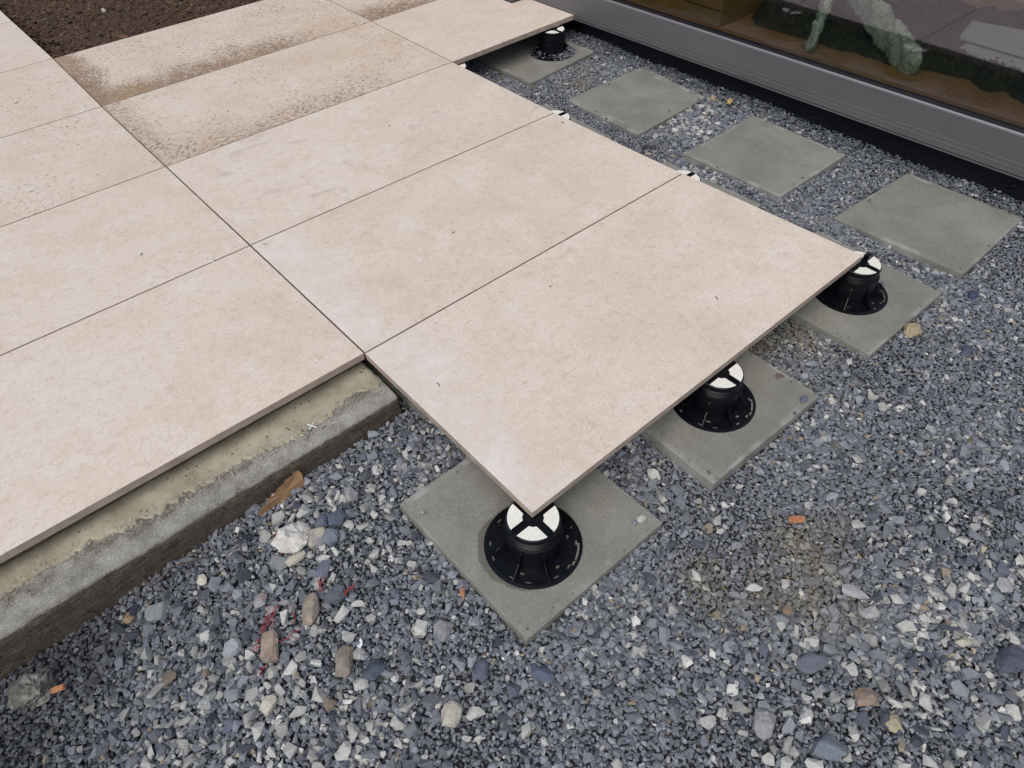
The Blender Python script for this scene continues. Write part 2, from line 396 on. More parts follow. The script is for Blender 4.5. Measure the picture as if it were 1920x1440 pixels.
COARSE = [  # x, y, radius, weight : patches of larger, paler chippings
 (-.30,-.27,.17,.95),(-.20,-.20,.12,.7),(-.42,-.42,.14,.8),(-.66,-.33,.15,.55),(-.55,-.56,.16,1.0),(-.40,-.66,.13,.9),(-.70,-.50,.15,.7),
 (.30,-1.30,.2,.8),(.15,-1.2,.13,.7),(.60,-1.25,.22,.75),(.75,-1.15,.15,.6),(.45,-1.22,.12,.6),(1.72,.40,.12,1.1),(1.80,.50,.08,.8),(1.64,.32,.10,.8),
 (.30,-.66,.09,.5),(.30,-.8,.08,.35),(.02,-.85,.10,.3),(-.17,-.55,.05,.5),(1.42,.15,.12,.5),(.95,-.86,.10,.3),(-.05,-.25,.1,.6),(.08,-1.0,.12,.35),(-.30,-.75,.10,.5),
 (-.19,-.45,.06,.6)]
SAND = [(.40,-.98,.07,.9),(.33,-1.06,.05,.8),(.22,-.90,.06,.6),(.27,-.97,.07,.5),(.865,-.50,.10,.9),(.50,-1.0,.05,.6),(.95,-.60,.08,.6),(1.63,.90,.07,.6),(1.75,.98,.06,.5),(.36,-1.1,.05,.6),(1.60,.62,.05,.3)]
DARK_AREA = [(-.82,-.17,.16,1.),(-.95,-.26,.16,1.),(-.62,-.22,.16,.45),(-.85,-.38,.14,.5),(-.5,-.20,.10,.3)]  # x, y, radius, weight : areas where the stone colour is darkened
def field(F_, x, y, wob=.35):
    w = np.zeros_like(x)
    n1 = np.sin(x*31+y*17)*np.sin(y*29-x*13)
    for a_, b_, r_, k in F_: w = np.maximum(w, k*np.exp(-((x-a_)**2+(y-b_)**2)/r_**2)*(1+wob*n1))
    return np.clip(w, 0, 1)
# region seen by the camera (plus a margin), coarser beyond it
VIEW = [(-1.25,.0),(-1.25,-.6),(.30,-1.95),(.9,-1.75),(2.25,-1.05),(2.25,-.2)]
def seen(x, y):
    p = np.array([(-1.12,.03),(-1.12,-.33),(.36,-1.62),(2.16,-.86),(2.05,1.9),(1.0,1.9),(0.02,.5),(0.02,.03)])
    ok = np.zeros_like(x, bool); j = len(p)-1
    for i in range(len(p)):
        xi, yi = p[i]; xj, yj = p[j]
        ok ^= ((yi > y) != (yj > y)) & (x < (xj-xi)*(y-yi)/(yj-yi+1e-12)+xi); j = i
    return ok
CURB_Y = -.118
BIGR = [(.226,-1.118,.032),(.118,-1.215,.030),(.500,-1.358,.035),(.242,-1.215,.022),(-.362,-.238,.036),(-.362,-.408,.024),(-.878,-.203,.036),(.413,-1.097,.02),(-.389,-.588,.02),(-.648,-.196,.02),(-.418,-.403,.024),(-.514,-.42,.024),(-.423,-.537,.022)]
def allowed(x, y, r):
    ok = ~((y > CURB_Y-r*.3) & (x < .012+r*.3)) & (x < 2.005)
    for q in BASES: ok &= ~inside(x, y, q, -r*.25)
    for a_, b_, k_ in BIGR: ok &= ~(((x-a_+.004)**2+(y-b_+.004)**2 < k_**2) & (r > .0085))
    return ok
def colours(x, y, r):
    n = len(x)
    base = np.array([.186, .202, .226]); k = np.exp(rng.normal(-.02, .22, n))[:, None]
    C_ = base*k*(1+rng.normal(0, .014, (n, 3)))
    u = rng.random(n); big = np.clip((r-.0055)/.006, 0, 1); pale = u < .025+.50*big*np.clip(field(COARSE, x, y)*1.6, .25, 1)
    C_[pale] = np.array([.40, .405, .375])*np.exp(rng.normal(0, .20, pale.sum()))[:, None]
    tan = (u > .990-.004*big); C_[tan] = np.array([.27, .225, .165])*np.exp(rng.normal(0, .25, tan.sum()))[:, None]
    dk = (u > .80) & (u < .80+.06+.08*big); C_[dk] = np.array([.088, .10, .128])*np.exp(rng.normal(0, .25, dk.sum()))[:, None]
    s = field(SAND, x, y)[:, None]; C_ = C_*(1-s*.55)+np.array([.21, .175, .095])*s*.55
    w = field(DARK_AREA, x, y, .2)[:, None]; C_ = C_*(1-.62*w)
    return np.clip(C_, .008, .75)
def jgrid(step, x0, x1, y0, y1, jit=.5):
    a_, b_ = np.meshgrid(np.arange(x0, x1, step), np.arange(y0, y1, step))
    a_ = a_.ravel()+rng.uniform(-jit, jit, a_.size)*step; b_ = b_.ravel()+rng.uniform(-jit, jit, b_.size)*step
    return a_, b_
PX, PY, PR, PZ = [], [], [], []
def addl(x, y, r, dz):
    PX.append(x); PY.append(y); PR.append(r); PZ.append(dz)
def vary(x, y): return 1+.22*np.sin(x*9+2*np.sin(y*5))*np.sin(y*8+1.5)
# bed layer
x, y = jgrid(.0084, -1.15, 2.03, -1.65, 1.9); m = seen(x, y); x, y = x[m], y[m]
r = rng.uniform(.0048, .0076, x.size)*vary(x, y); m = allowed(x, y, r); x, y, r = x[m], y[m], r[m]
addl(x, y, r, -.0035+rng.normal(0, .0016, x.size))
# top layer
x, y = jgrid(.0100, -1.15, 2.03, -1.65, 1.9); m = seen(x, y); x, y = x[m], y[m]
r = np.exp(rng.normal(math.log(.0066), .26, x.size))*vary(x, y); m = allowed(x, y, r); x, y, r = x[m], y[m], r[m]
addl(x, y, r, rng.normal(.0005, .0016, x.size))
# coarse chippings where the patches are, thrown so that they do not overlap
def darts(n, rmin, rmax, prob, sep=1.5):
    x = rng.uniform(-1.1, 2.03, n); y = rng.uniform(-1.6, 1.9, n); r = rmin+(rmax-rmin)*rng.random(n)**1.6
    m = seen(x, y) & (rng.random(n) < prob(x, y)) & allowed(x, y, r*1.3); x, y, r = x[m], y[m], r[m]
    o = np.argsort(-r); x, y, r = x[o], y[o], r[o]; cell = {}; keep = []
    for i in range(len(x)):
        cx, cy = int(x[i]//.03), int(y[i]//.03); ok = True
        for dx in (-1, 0, 1):
            for dy in (-1, 0, 1):
                for j in cell.get((cx+dx, cy+dy), ()):
                    if (x[i]-x[j])**2+(y[i]-y[j])**2 < ((r[i]+r[j])*.5*sep)**2: ok = False; break
                if not ok: break
            if not ok: break
        if ok: cell.setdefault((cx, cy), []).append(i); keep.append(i)
    return x[keep], y[keep], r[keep]
x, y, r = darts(60000, .0092, .0195, lambda x, y: field(COARSE, x, y), 1.5)
addl(x, y, r, .0035+rng.normal(0, .001, x.size)); print('coarse', x.size)
x, y, r = darts(9000, .0085, .015, lambda x, y: .06+0*x, 3)
addl(x, y, r, .003+rng.normal(0, .001, x.size))
# heap against the building
x, y = jgrid(.0095, 1.93, 2.03, -1.3, 1.3); r = rng.uniform(.0045, .009, x.size); m = allowed(x, y, r)
addl(x[m], y[m], r[m], .007+rng.normal(0, .002, m.sum()))
# around the view, larger and sparser
x, y = jgrid(.021, -2.6, 2.03, -3.0, 2.2); m = ~seen(x, y) & allowed(x, y, .01+0*x)
addl(x[m], y[m], rng.uniform(.010, .0145, m.sum()), -.002+rng.normal(0, .002, m.sum()))
PX = np.concatenate(PX); PY = np.concatenate(PY); PR = np.concatenate(PR); PZ = np.concatenate(PZ)
P = np.stack([PX, PY, g_height(PX, PY)+PZ], 1)
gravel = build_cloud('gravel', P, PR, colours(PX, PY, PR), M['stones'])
tag(gravel, 'blue grey crushed stone gravel spread around and under the terrace slabs', 'gravel', kind='stuff')
# dusty fines worked into the surface
gx_, gy_ = jgrid(.0042, -.05, 1.85, -1.2, 1.1); w = field(SAND, gx_, gy_, .8); m = rng.random(gx_.size) < w*.9
x, y = gx_[m], gy_[m]; r = rng.uniform(.0009, .0022, x.size); m = np.ones(x.size, bool)
for q in BASES: m &= ~inside(x, y, q, -.001)
x, y, r = x[m], y[m], r[m]
C_ = np.array([.26, .215, .12])*np.exp(rng.normal(0, .3, x.size))[:, None]
sand = build_cloud('sand', np.stack([x, y, g_height(x, y)+rng.uniform(-.001, .004, x.size)], 1), r, C_, M['stones'])
tag(sand, 'yellowish sand and stone dust lying in patches on the gravel', 'sand', kind='stuff')

# ------------------------------------------------------------------ soil bed
bm = bmesh.new(); bmesh.ops.create_grid(bm, x_segments=90, y_segments=120, size=1)
for v_ in bm.verts:
    v_.co.x = .005+(v_.co.x+1)/2*2.4; v_.co.y = 2.425+(v_.co.y+1)/2*3.0
    p = v_.co; edge = min(1, max(0, (p.y-2.43)/.05))*min(1, max(0, (p.x-.01)/.1))
    v_.co.z = -.030+(.010*noise.noise(p*9)+.008*noise.noise(p*28)+.006)*edge-.012*(1-min(1, p.x/.12))
t = NT('dark_soil'); v = t.coord()
sc1 = t.mix(t.ramp(t.noise(v, 40, 7, .7), .3, .72), (.028, .015, .008), (.10, .055, .029))
soilm = t.done(sc1, .95, t.bump(t.noise(v, 120, 6, .75), 1., .006))
soil = tag(frombm('soil', bm, soilm, None, True), kind='structure')
x, y = jgrid(.012, .012, 1.6, 2.432, 4.4); r = np.exp(rng.normal(math.log(.0068), .55, x.size)); r = np.minimum(r, .02)
z = np.array([-.027+.010*noise.noise(Vector((a_, b_, 0))*9)+.008*noise.noise(Vector((a_, b_, 0))*28) for a_, b_ in zip(x, y)])
z = z-.012*(1-np.minimum(1, x/.12))+rng.normal(0, .003, x.size)
m = (y-r*1.1 > 2.426)
x, y, z, r = x[m], y[m], z[m], r[m]
C_ = np.array([.062, .034, .018])*np.exp(rng.normal(0, .5, x.size))[:, None]
u = rng.random(x.size); C_[u < .02] = (.13, .10, .08); C_[u > .993] = (.14, .065, .04); C_[(u > .03) & (u < .034)] = (.4, .37, .32)
clods = tag(build_cloud('soil_clods', np.stack([x, y, z], 1), r, C_, M['stones']),
            'loose dark brown soil clods filling the planting bed behind the slabs', 'soil', kind='stuff')

# ------------------------------------------------------------------ curb and bed under the left slabs
t = NT('sub_base_blocker'); M['sub'] = t.done((.06, .05, .042), .95, t.bump(t.noise(t.coord(), 60, 5), .6, .004))
sub = tag(boxobj('sub_base_blocker', (-2.7, -.012, .052, 6, -.35, -.0215), M['sub']), kind='structure')  # unseen solid under the left slabs, added to block light

curb = empty('concrete_curb', (0, 0, -.16))
tag(curb, 'rough concrete curb with flaking yellowish adhesive running under the left slabs', 'curb')
N = 460
def fn(v3, s): return noise.noise(Vector(v3)*s)
prof = [(.050,-.0615),(.030,-.0615),(.012,-.0615),(-.005,-.0615),(-.02,-.0617),(-.035,-.0620),(-.05,-.0622),(-.065,-.0622),(-.08,-.0624),(-.092,-.0630),(-.101,-.0645),(-.108,-.068),
        (-.1125,-.074),(-.1145,-.082),(-.1155,-.092),(-.116,-.102),(-.1165,-.112),(-.117,-.122),(-.1175,-.134),(-.118,-.146),(-.1185,-.16),(-.119,-.175),(-.12,-.20)]
bm = bmesh.new(); rows = []
for i in range(N+1):
    x0 = -2.6+(2.6+.006)*(i/N)**.62; row = []
    for k, (py, pz) in enumerate(prof):
        p = Vector((x0, py, pz)); top = 1 if k < 11 else 0
        dz = dy = 0
        if k > 2:
            rough = .0016*fn((x0, py+pz, 0), 45)+.0010*fn((x0, py+pz, 3), 110)
            if top: dz = rough*min(1, (k-2)/4)
            else: dy = rough*1.1+.0022*fn((x0*.5, pz*6, 7), 9)-.0025*abs(fn((x0*.5+pz*.8, pz*9, 5), 16))
        if 9 <= k <= 13: dy += .0035*fn((x0, 0, 9), 6)
        row.append(bm.verts.new((x0+(.004*fn((py*3, pz*3, 2), 12) if i == N else 0), py+dy, pz+dz)))
    rows.append(row)
for i in range(N):
    for k in range(len(prof)-1): bm.faces.new((rows[i][k], rows[i][k+1], rows[i+1][k+1], rows[i+1][k]))
lowb = bm.verts.new((.004, .05, -.20)); bm.faces.new(rows[N]+[lowb])
t = NT('curb_concrete'); v = t.coord(); sep = t.new('ShaderNodeSeparateXYZ'); t.l.new(v, sep.inputs[0])
topc = t.mix(t.ramp(t.noise(v, 22, 7, .7), .3, .7), (.24, .235, .205), (.43, .425, .39))
topc = t.mix(t.ramp(t.math('ADD', t.noise(v, 9, 6, .7), t.ramp(sep.outputs['Y'], -.085, -.055, -.02, .08)), .5, .66, 0, .85), topc, (.14, .12, .09))
topc = t.mix(t.ramp(t.noise(v, 330, 3), .55, .7, 0, .75), topc, (.60, .59, .56))
topc = t.mix(t.ramp(t.noise(v, 240, 3), .58, .72, 0, .5), topc, (.08, .075, .06))
fv = t.coord(scale=(1, 1, 5.5), rot=(0, .22, 0))
fac = t.mix(t.ramp(t.noise(fv, 26, 8, .72, .5), .3, .7), (.068, .051, .039), (.195, .158, .125))
fac = t.mix(t.ramp(t.noise(v, 7, 5), .5, .7, 0, .6), fac, (.14, .125, .09))
fac = t.mix(t.ramp(t.noise(fv, 80, 6, .75), .52, .66, 0, .7), fac, (.23, .195, .16))
fac = t.mix(t.ramp(t.noise(v, 170, 5, .75), .52, .62, 0, .75), fac, (.035, .026, .02))
faceM = t.ramp(t.math('ADD', sep.outputs['Z'], t.math('MULTIPLY', t.noise(v, 25, 4), .008)), -.0655, -.0705)
curbm = t.done(t.mix(faceM, topc, fac), .92, t.bump(t.noise(v, 190, 6, .7), 1., .0034, t.bump(t.noise(fv, 60, 7, .75), .9, .006)), spec=.25)
o = frombm('curb_body', bm, curbm, curb, True); o.location = (0, 0, .16)
# ragged adhesive film, a few millimetres proud
AE = [(-2.6,-.03),(-1.2,-.025),(-.854,-.0303),(-.790,-.0329),(-.755,-.0259),(-.675,-.031),(-.602,-.0418),(-.550,-.0526),(-.4805,-.0476),(-.358,-.0488),(-.203,-.0708),(-.063,-.0401),(-.012,-.0567),(.01,-.05)]
bm = bmesh.new(); rows = []
xs = np.concatenate([np.arange(-2.6, -1.1, .02), np.arange(-1.1, .001, .0016)])
for x0 in xs:
    ye = np.interp(x0, [q[0] for q in AE], [q[1] for q in AE])
    ye += .011*fn((x0, 0, 0), 17)+.013*fn((x0, 1, 0), 52)+.005*fn((x0, 2, 0), 130)+.0012*fn((x0, 2, 5), 420)
    hh = .0032+.0035*max(0, fn((x0, 4, 0), 20)); row = []
    for k in range(13):
        s_ = k/11 if k < 12 else 1
        y0 = .049+(ye-.049)*s_
        z0 = -.0612+.0018+.0008*fn((x0, y0, 0), 70)+(hh*max(0, s_-.85)/.15*(.6+fn((x0, y0, 2), 90)))
        if k == 11: z0 = -.0605+.0012
        if k == 12: z0 = -.066
        row.append(bm.verts.new((x0, y0, z0)))
    rows.append(row)
for i in range(len(rows)-1):
    for k in range(12): bm.faces.new((rows[i][k], rows[i][k+1], rows[i+1][k+1], rows[i+1][k]))
bm.faces.new(rows[-1])
t = NT('tile_adhesive'); v = t.coord()
ac = t.mix(t.ramp(t.noise(v, 14, 6, .6), .3, .7), (.29, .262, .195), (.44, .405, .315))
ac = t.mix(t.ramp(t.noise(t.coord(scale=(1, .35, 1), rot=(0, 0, -.3)), 60, 5, .7), .55, .75, 0, .35), ac, (.22, .20, .13))
ac = t.mix(t.ramp(t.noise(v, 45, 7, .75), .54, .68, 0, .6), ac, (.20, .175, .115))
pit = t.vor(v, 70); pm = t.math('MULTIPLY', t.ramp(pit, .10, .20, 1, 0), t.ramp(t.noise(v, 16, 3), .50, .60))
ac = t.mix(t.math('MULTIPLY', pm, .85), ac, (.07, .055, .035))
M['adh'] = t.done(ac, .88, t.bump(t.math('SUBTRACT', t.noise(v, 110, 6, .7), t.math('MULTIPLY', pm, 2)), .9, .0022), spec=.25)
o = frombm('adhesive_layer', bm, M['adh'], curb, True); o.location = (0, 0, .16)
# crumbs of mortar left along the ragged edge
n_ = 2600; x = rng.uniform(-1.05, -.01, n_); ye = np.interp(x, [q[0] for q in AE], [q[1] for q in AE])
y = ye+rng.normal(-.004, .012, n_); m = (y > -.108) & (y < .02); x, y, ye = x[m], y[m], ye[m]
r = np.exp(rng.normal(math.log(.0011), .5, x.size)); r = np.minimum(r, .0045)
C_ = np.where(rng.random(x.size)[:, None] < .6, np.array([[.40, .37, .28]]), np.array([[.24, .22, .18]]))*np.exp(rng.normal(0, .25, x.size))[:, None]
o = build_cloud('mortar_crumbs', np.stack([x, y, np.where(y > ye, -.0592, -.0612)+.16+r*.3], 1), r, C_, M['stones']); o.parent = curb; o['kind'] = 'stuff'
# board-like mortar strip standing behind the adhesive, under the slab rim
bm = bmesh.new(); box(bm, -2.6, -.006, .036, .051, -.0640, -.0212)
bmesh.ops.subdivide_edges(bm, edges=[e for e in bm.edges if e.calc_length() > 1], cuts=160)
for v_ in bm.verts:
    if v_.co.y < .04: v_.co.y += .003*fn((v_.co.x, 0, v_.co.z), 40)
t = NT('mortar_strip'); v = t.coord(scale=(1, 1, 3))
o = frombm('mortar_strip', bm, t.done(t.mix(t.ramp(t.noise(v, 30, 7, .7), .3, .7), (.075, .055, .038), (.17, .13, .09)), .95, t.bump(t.noise(v, 90, 6), .8, .003)), curb)
o.location = (0, 0, .16)

# ------------------------------------------------------------------ beige slabs
ND = {(0,1):(-.0014,-.5995),(1,1):(1.2125,-.5994),(0,0):(.0013,.0005),(1,0):(1.193,.0055),(0,-1):(.001,.5979),(1,-1):(1.188,.5851),
      (0,-2):(-.0006,1.1996),(1,-2):(1.1958,1.1929),(0,-3):(-.0016,1.8045),(1,-3):(1.2058,1.8031),(0,-4):(.0056,2.4141),(1,-4):(1.2166,2.418)}
G = .0022
def slab(nodes, label, dirt=0., mud=0., dz=0., g=(G, G, G, G)):
    (x0, y0), (x1, y1), (x2, y2), (x3, y3) = nodes   # front-left, front-right, back-right, back-left
    l_, r_, f_, b_ = g
    q = [(x0+l_, y0+f_), (x1-r_, y1+f_), (x2-r_, y2-b_), (x3+l_, y3-b_)]
    o = quadslab('paving_slab', q, -.0200+dz, dz, M['tile'], .0009)
    tag(o, label, 'paving slab', 'large beige terrace slabs'); o['dirt'] = float(dirt); o['mud'] = float(mud); o['chalk'] = 0.; o['smudge'] = 0.
    return o
def Nn(*k): return [ND[q] for q in k]
q_ = slab(Nn((0,1),(1,1),(1,0),(0,0)), 'clean beige slab overhanging three black pedestals, its corner pointing at the viewer', g=(0, 0, 0, G)); q_['chalk'] = 1.
q_ = slab(Nn((0,0),(1,0),(1,-1),(0,-1)), 'clean beige slab second from the overhanging corner slab, pale chalky left corner'); q_['chalk'] = 1.; q_['smudge'] = .3
q_ = slab(Nn((0,-1),(1,-1),(1,-2),(0,-2)), 'beige slab with faint grey smudges just in front of the two soil spattered slabs', .04); q_['smudge'] = 1.
slab(Nn((0,-2),(1,-2),(1,-3),(0,-3)), 'beige slab finely speckled with soil, grey brown wash along its front edge', .55, .5)
slab(Nn((0,-3),(1,-3),(1,-4),(0,-4)), 'muddiest beige slab bordering the dark soil bed, brown dirt streaked along its front', .80, 1.)
slab([ND[1,-2],(1.9071,1.2105),(1.903,1.8165),ND[1,-3]], 'beige slab reaching the glazed door, clean edge over the far black pedestal', .10)
slab([ND[1,-3],(1.903,1.8165),(1.903,2.418),ND[1,-4]], 'far beige slab with brown mud at its near corner at the top of the view', .5, .9)
LX = -1.199
def lrow(v0, v1, lab, dirt, mud=0., g=(G, G, G, G)):
    y0, y1 = ND[0, v0][1], ND[0, v1][1]
    return slab([(LX, y0+.004), ND[0, v0], ND[0, v1], (LX, y1+.003)], lab, dirt, mud, g=g)
ND[0,-5] = (.0010, 3.0165); ND[0,-6] = (0, 3.617)
lrow(0, -1, 'clean beige slab lying on the concrete curb at lower left', 0.02)
lrow(-1, -2, 'beige slab second from the curb in the left row, one dark curled speck on it', .14)
lrow(-2, -3, 'lightly soiled beige slab third from the curb in the left row', .5)
lrow(-3, -4, 'soil speckled beige slab fourth from the curb, its right corner touching the muddiest slab', .55)
lrow(-4, -5, 'beige slab fifth from the curb, lying alongside the soil bed', .3)
lrow(-5, -6, 'farthest beige slab in the left row, at the top left corner of the view', .1)

# ------------------------------------------------------------------ concrete base slabs
BL = ['grey concrete base slab under the nearest pedestal, fully showing its front corner',
      'grey concrete base slab under the middle pedestal, half covered by the overhanging slab',
      'grey concrete base slab under the rightmost pedestal with a small pebble on it',
      'grey concrete base slab of which only a strip shows beside the far edge of the corner slab',
      'grey concrete base slab of which a thin strip shows beside the slab with the chalky corner',
      'dark grey concrete base slab peeking out between the curb end and the corner slab',
      'bare grey concrete slab on gravel nearest the right border of the photo, four small chips at its corners',
      'bare grey concrete slab on gravel, middle of the three empty ones along the door',
      'bare grey concrete slab on gravel, farthest of the three empty ones along the door',
      'grey concrete slab carrying the far pedestal whose base is full of gravel']
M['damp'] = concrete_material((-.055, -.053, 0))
for q, l_ in zip(BASES, BL):
    o = quadslab('concrete_slab', q, ZC-.038, ZC+random.uniform(-.001, .001), M['damp'] if q is BASES[0] else M['concrete'], .0025, chip=.01)
    tag(o, l_, 'concrete slab', 'grey concrete base slabs on the gravel')

# ------------------------------------------------------------------ pedestals
def ring_prof(prof, seg=72):
    bm = bmesh.new(); rr = []
    for r_, z_ in prof: rr.append([bm.verts.new((r_*math.cos(2*PI*k/seg), r_*math.sin(2*PI*k/seg), z_)) for k in range(seg)])
    for i in range(len(rr)-1):
        for k in range(seg): bm.faces.new((rr[i][k], rr[i][(k+1) % seg], rr[i+1][(k+1) % seg], rr[i+1][k]))
    return bm
H = -ZC-.0205             # base underside to pad top
def base_plate_bm():
    seg = 96; rad = [.044, .062, .066, .070, .076, .082, .087, .0915, .096, .1025]
    holes = set()
    for k0 in range(0, 96, 16):                       # slots in every sixth of the flange
        for k in (4, 5): holes.add((k0+k, 6))
        for k in (10, 11): holes.add((k0+k, 6))
        for k in (7, 8): holes.add((k0+k, 3))
    for k in range(76, 85): holes.add((k, 7))          # one long slot
    bm = bmesh.new(); T, B = {}, {}
    for i, r_ in enumerate(rad):
        for k in range(seg):
            a_ = 2*PI*k/seg; zt = .0032 if i < 9 else .0022
            T[i, k] = bm.verts.new((r_*math.cos(a_), r_*math.sin(a_), zt)); B[i, k] = bm.verts.new((r_*math.cos(a_), r_*math.sin(a_), 0))
    solid = lambda i, k: 0 <= i < len(rad)-1 and (k % seg, i) not in holes
    for i in range(len(rad)-1):
        for k in range(seg):
            if not solid(i, k): continue
            n_ = (k+1) % seg
            bm.faces.new((T[i, k], T[i+1, k], T[i+1, n_], T[i, n_])); bm.faces.new((B[i, k], B[i, n_], B[i+1, n_], B[i+1, k]))
            if not solid(i+1, k): bm.faces.new((T[i+1, k], B[i+1, k], B[i+1, n_], T[i+1, n_]))
            if not solid(i-1, k): bm.faces.new((T[i, n_], B[i, n_], B[i, k], T[i, k]))
            if not solid(i, k-1): bm.faces.new((T[i, k], B[i, k], B[i+1, k], T[i+1, k]))
            if not solid(i, k+1): bm.faces.new((T[i, n_], T[i+1, n_], B[i+1, n_], B[i, n_]))
    return bm
ARM = .0088
def pad_bm(q, extra=False):
    """white quarter of the head between two arms of the black cross, cut straight towards the centre"""
    R0 = .0515; pts = []
    a0 = math.asin(ARM/R0); n_ = 14
    c0 = .0245
    rin = .0195
    pts.append((rin, ARM)); 
    pts2 = [(ARM, rin)]
    arc = [(R0*math.cos(a0+(PI/2-2*a0)*k/n_), R0*math.sin(a0+(PI/2-2*a0)*k/n_)) for k in range(n_+1)]
    poly = [(rin, ARM)]+arc+[(ARM, rin)]+[(.0155, .0155)]
    ca, sa = math.cos(q*PI/2), math.sin(q*PI/2)
    bm = bmesh.new()
    hi = [bm.verts.new((x_*ca-y_*sa, x_*sa+y_*ca, H)) for x_, y_ in poly]
    lo = [bm.verts.new((x_*ca-y_*sa, x_*sa+y_*ca, H-.003)) for x_, y_ in poly]
    bm.faces.new(hi); bm.faces.new(lo[::-1])
    for i in range(len(poly)): j = (i+1) % len(poly); bm.faces.new((hi[j], hi[i], lo[i], lo[j]))
    return bm
def make_pedestal(tabs=()):
    root = empty('pedestal')
    bp_ = frombm('base_plate', base_plate_bm(), M['black'], root)
    # conical sleeve with ribs
    frombm('sleeve', ring_prof([(.060, .003), (.0585, .030), (.0575, .058), (.0600, .060), (.0600, .066), (.0560, .067), (.050, .067), (.050, .003)]), M['black'], root, False)
    for k in range(8):
        a_ = 2*PI*(k+.5)/8; bm = bmesh.new(); ca, sa = math.cos(a_), math.sin(a_); w_ = .0012
        pr_ = [(.0575, .003), (.0955, .003), (.090, .0075), (.068, .026), (.061, .048), (.0575, .052)]
        A_ = [bm.verts.new((r_*ca-w_*sa, r_*sa+w_*ca, z_)) for r_, z_ in pr_]; B_ = [bm.verts.new((r_*ca+w_*sa, r_*sa-w_*ca, z_)) for r_, z_ in pr_]
        bm.faces.new(A_); bm.faces.new(B_[::-1])
        for i in range(6): j = (i+1) % 6; bm.faces.new((A_[j], A_[i], B_[i], B_[j]))
        frombm('rib', bm, M['black'], root)
    pr_ = [(.046, .05)]
    z_ = .060
    pr_.append((.0535, z_))
    while z_ < H-.016: pr_ += [(.0535, z_), (.0552, z_+.0012), (.0552, z_+.0026), (.0535, z_+.0038)]; z_ += .0052
    frombm('threaded_collar', ring_prof(pr_+[(.050, H-.013), (.046, H-.013)]), M['black'], root)
    frombm('head', ring_prof([(.046, H-.016), (.0545, H-.014), (.0552, H-.006), (.0545, H-.0022), (.0530, H-.0008), (.0519, H-.0008), (.0519, H-.0042), (.001, H-.0046)]), M['black'], root)
    bm = bmesh.new()                                   # raised rims lining the cross recess
    for q in range(4):
        for s_ in (-1, 1):
            d = (math.cos(q*PI/2), math.sin(q*PI/2)); n_ = (-d[1]*s_, d[0]*s_)
            r0, r1, w0, w1 = .0185, .0485, ARM-.0016, ARM-.0003
            p4 = [(r0, w0), (r1, w0), (r1, w1), (r0, w1)]
            lo = [bm.verts.new((a_*d[0]+b_*n_[0], a_*d[1]+b_*n_[1], H-.0045)) for a_, b_ in p4]
            hi = [bm.verts.new((a_*d[0]+b_*n_[0], a_*d[1]+b_*n_[1], H-.0006)) for a_, b_ in p4]
            bm.faces.new(hi); 
            for i in range(4): j = (i+1) % 4; bm.faces.new((lo[i], lo[j], hi[j], hi[i]))
    frombm('cross_rim', bm, M['black'], root)
    for q in range(4): frombm('pad', pad_bm(q), M['pad'], root)
    for (tx, ty, lx, ly, hh) in tabs:
        o_ = boxobj('spacer_tab', (tx-lx, tx+lx, ty-ly, ty+ly, H-.0046, H+hh), M['black'], root, .0004)
    return root
ped = [
 (0.0008, -.5995, 0, 'nearest black pedestal with white cross-slotted head under the slab corner', ()),
 (.594, -.6010, 0, 'middle black pedestal under the front slab edge, half its white head covered', ()),
 (1.209, -.6030, 0, 'rightmost black pedestal at the end of the front slab edge, upright tab in its head', ((.031, .0, .008, .0075, .012), (.0, .036, .0075, .010, .006))),
 (1.199, .0035, 0, 'black pedestal whose white head shows round the joint beside the corner slab', ()),
 (1.196, .5885, 0, 'black pedestal with a white head crescent at the second joint from the corner slab', ()),
 (1.200, 1.1960, 0, 'black pedestal mostly hidden where the slab near the door meets the middle row', ()),
 (1.763, 1.2010, 0, 'far black pedestal beside the glazed door with gravel in its base', ()),
]
for x_, y_, r_, l_, tabs in ped:
    p_ = make_pedestal(tabs); p_.location = (x_, y_, ZC+.0006); p_.rotation_euler.z = r_
    tag(p_, l_, 'pedestal', 'adjustable black slab pedestals')
# gravel caught in the far pedestal base
n_ = 520; a_ = rng.uniform(0, 2*PI, n_); q_ = rng.uniform(.062, .106, n_)
x = 1.763+q_*np.cos(a_); y = 1.201+q_*np.sin(a_); m = rng.random(n_) < np.where((np.cos(a_+.5) > -.2), 1, .35); x, y, q_ = x[m], y[m], q_[m]
r = rng.uniform(.003, .0062, x.size)
P2 = np.stack([x, y, ZC+.004+(.108-q_)*.25], 1)
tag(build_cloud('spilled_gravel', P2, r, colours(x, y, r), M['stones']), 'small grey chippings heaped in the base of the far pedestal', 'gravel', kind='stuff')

# ------------------------------------------------------------------ glazed door
SL = -.0105
door = empty('glazed_door', (1.907, 0, 0)); door.rotation_euler.x = math.atan(SL)
tag(door, 'large fixed glass door pane in a flat grey aluminium frame beside the gravel', 'glass door')
Y0, Y1 = -4.2, 4.2
def ext(name, poly, mat, y0=Y0, y1=Y1, parent=door):
    bm = bmesh.new(); A_ = [bm.verts.new((x_, y0, z_)) for x_, z_ in poly]; B_ = [bm.verts.new((x_, y1, z_)) for x_, z_ in poly]
    bm.faces.new(A_); bm.faces.new(B_[::-1])
    for i in range(len(poly)): j = (i+1) % len(poly); bm.faces.new((A_[j], A_[i], B_[i], B_[j]))
    return frombm(name, bm, mat, parent)
sill = ext('bottom_frame', [(0,.0000),(0,.0172),(-.0013,.0182),(-.0013,.0192),(0,.0200),(0,.0322),(-.0013,.0332),(-.0013,.0342),(0,.035),(0,.1085),(.0004,.110),(.0080,.110),(.0080,.0000)], M['alu'])
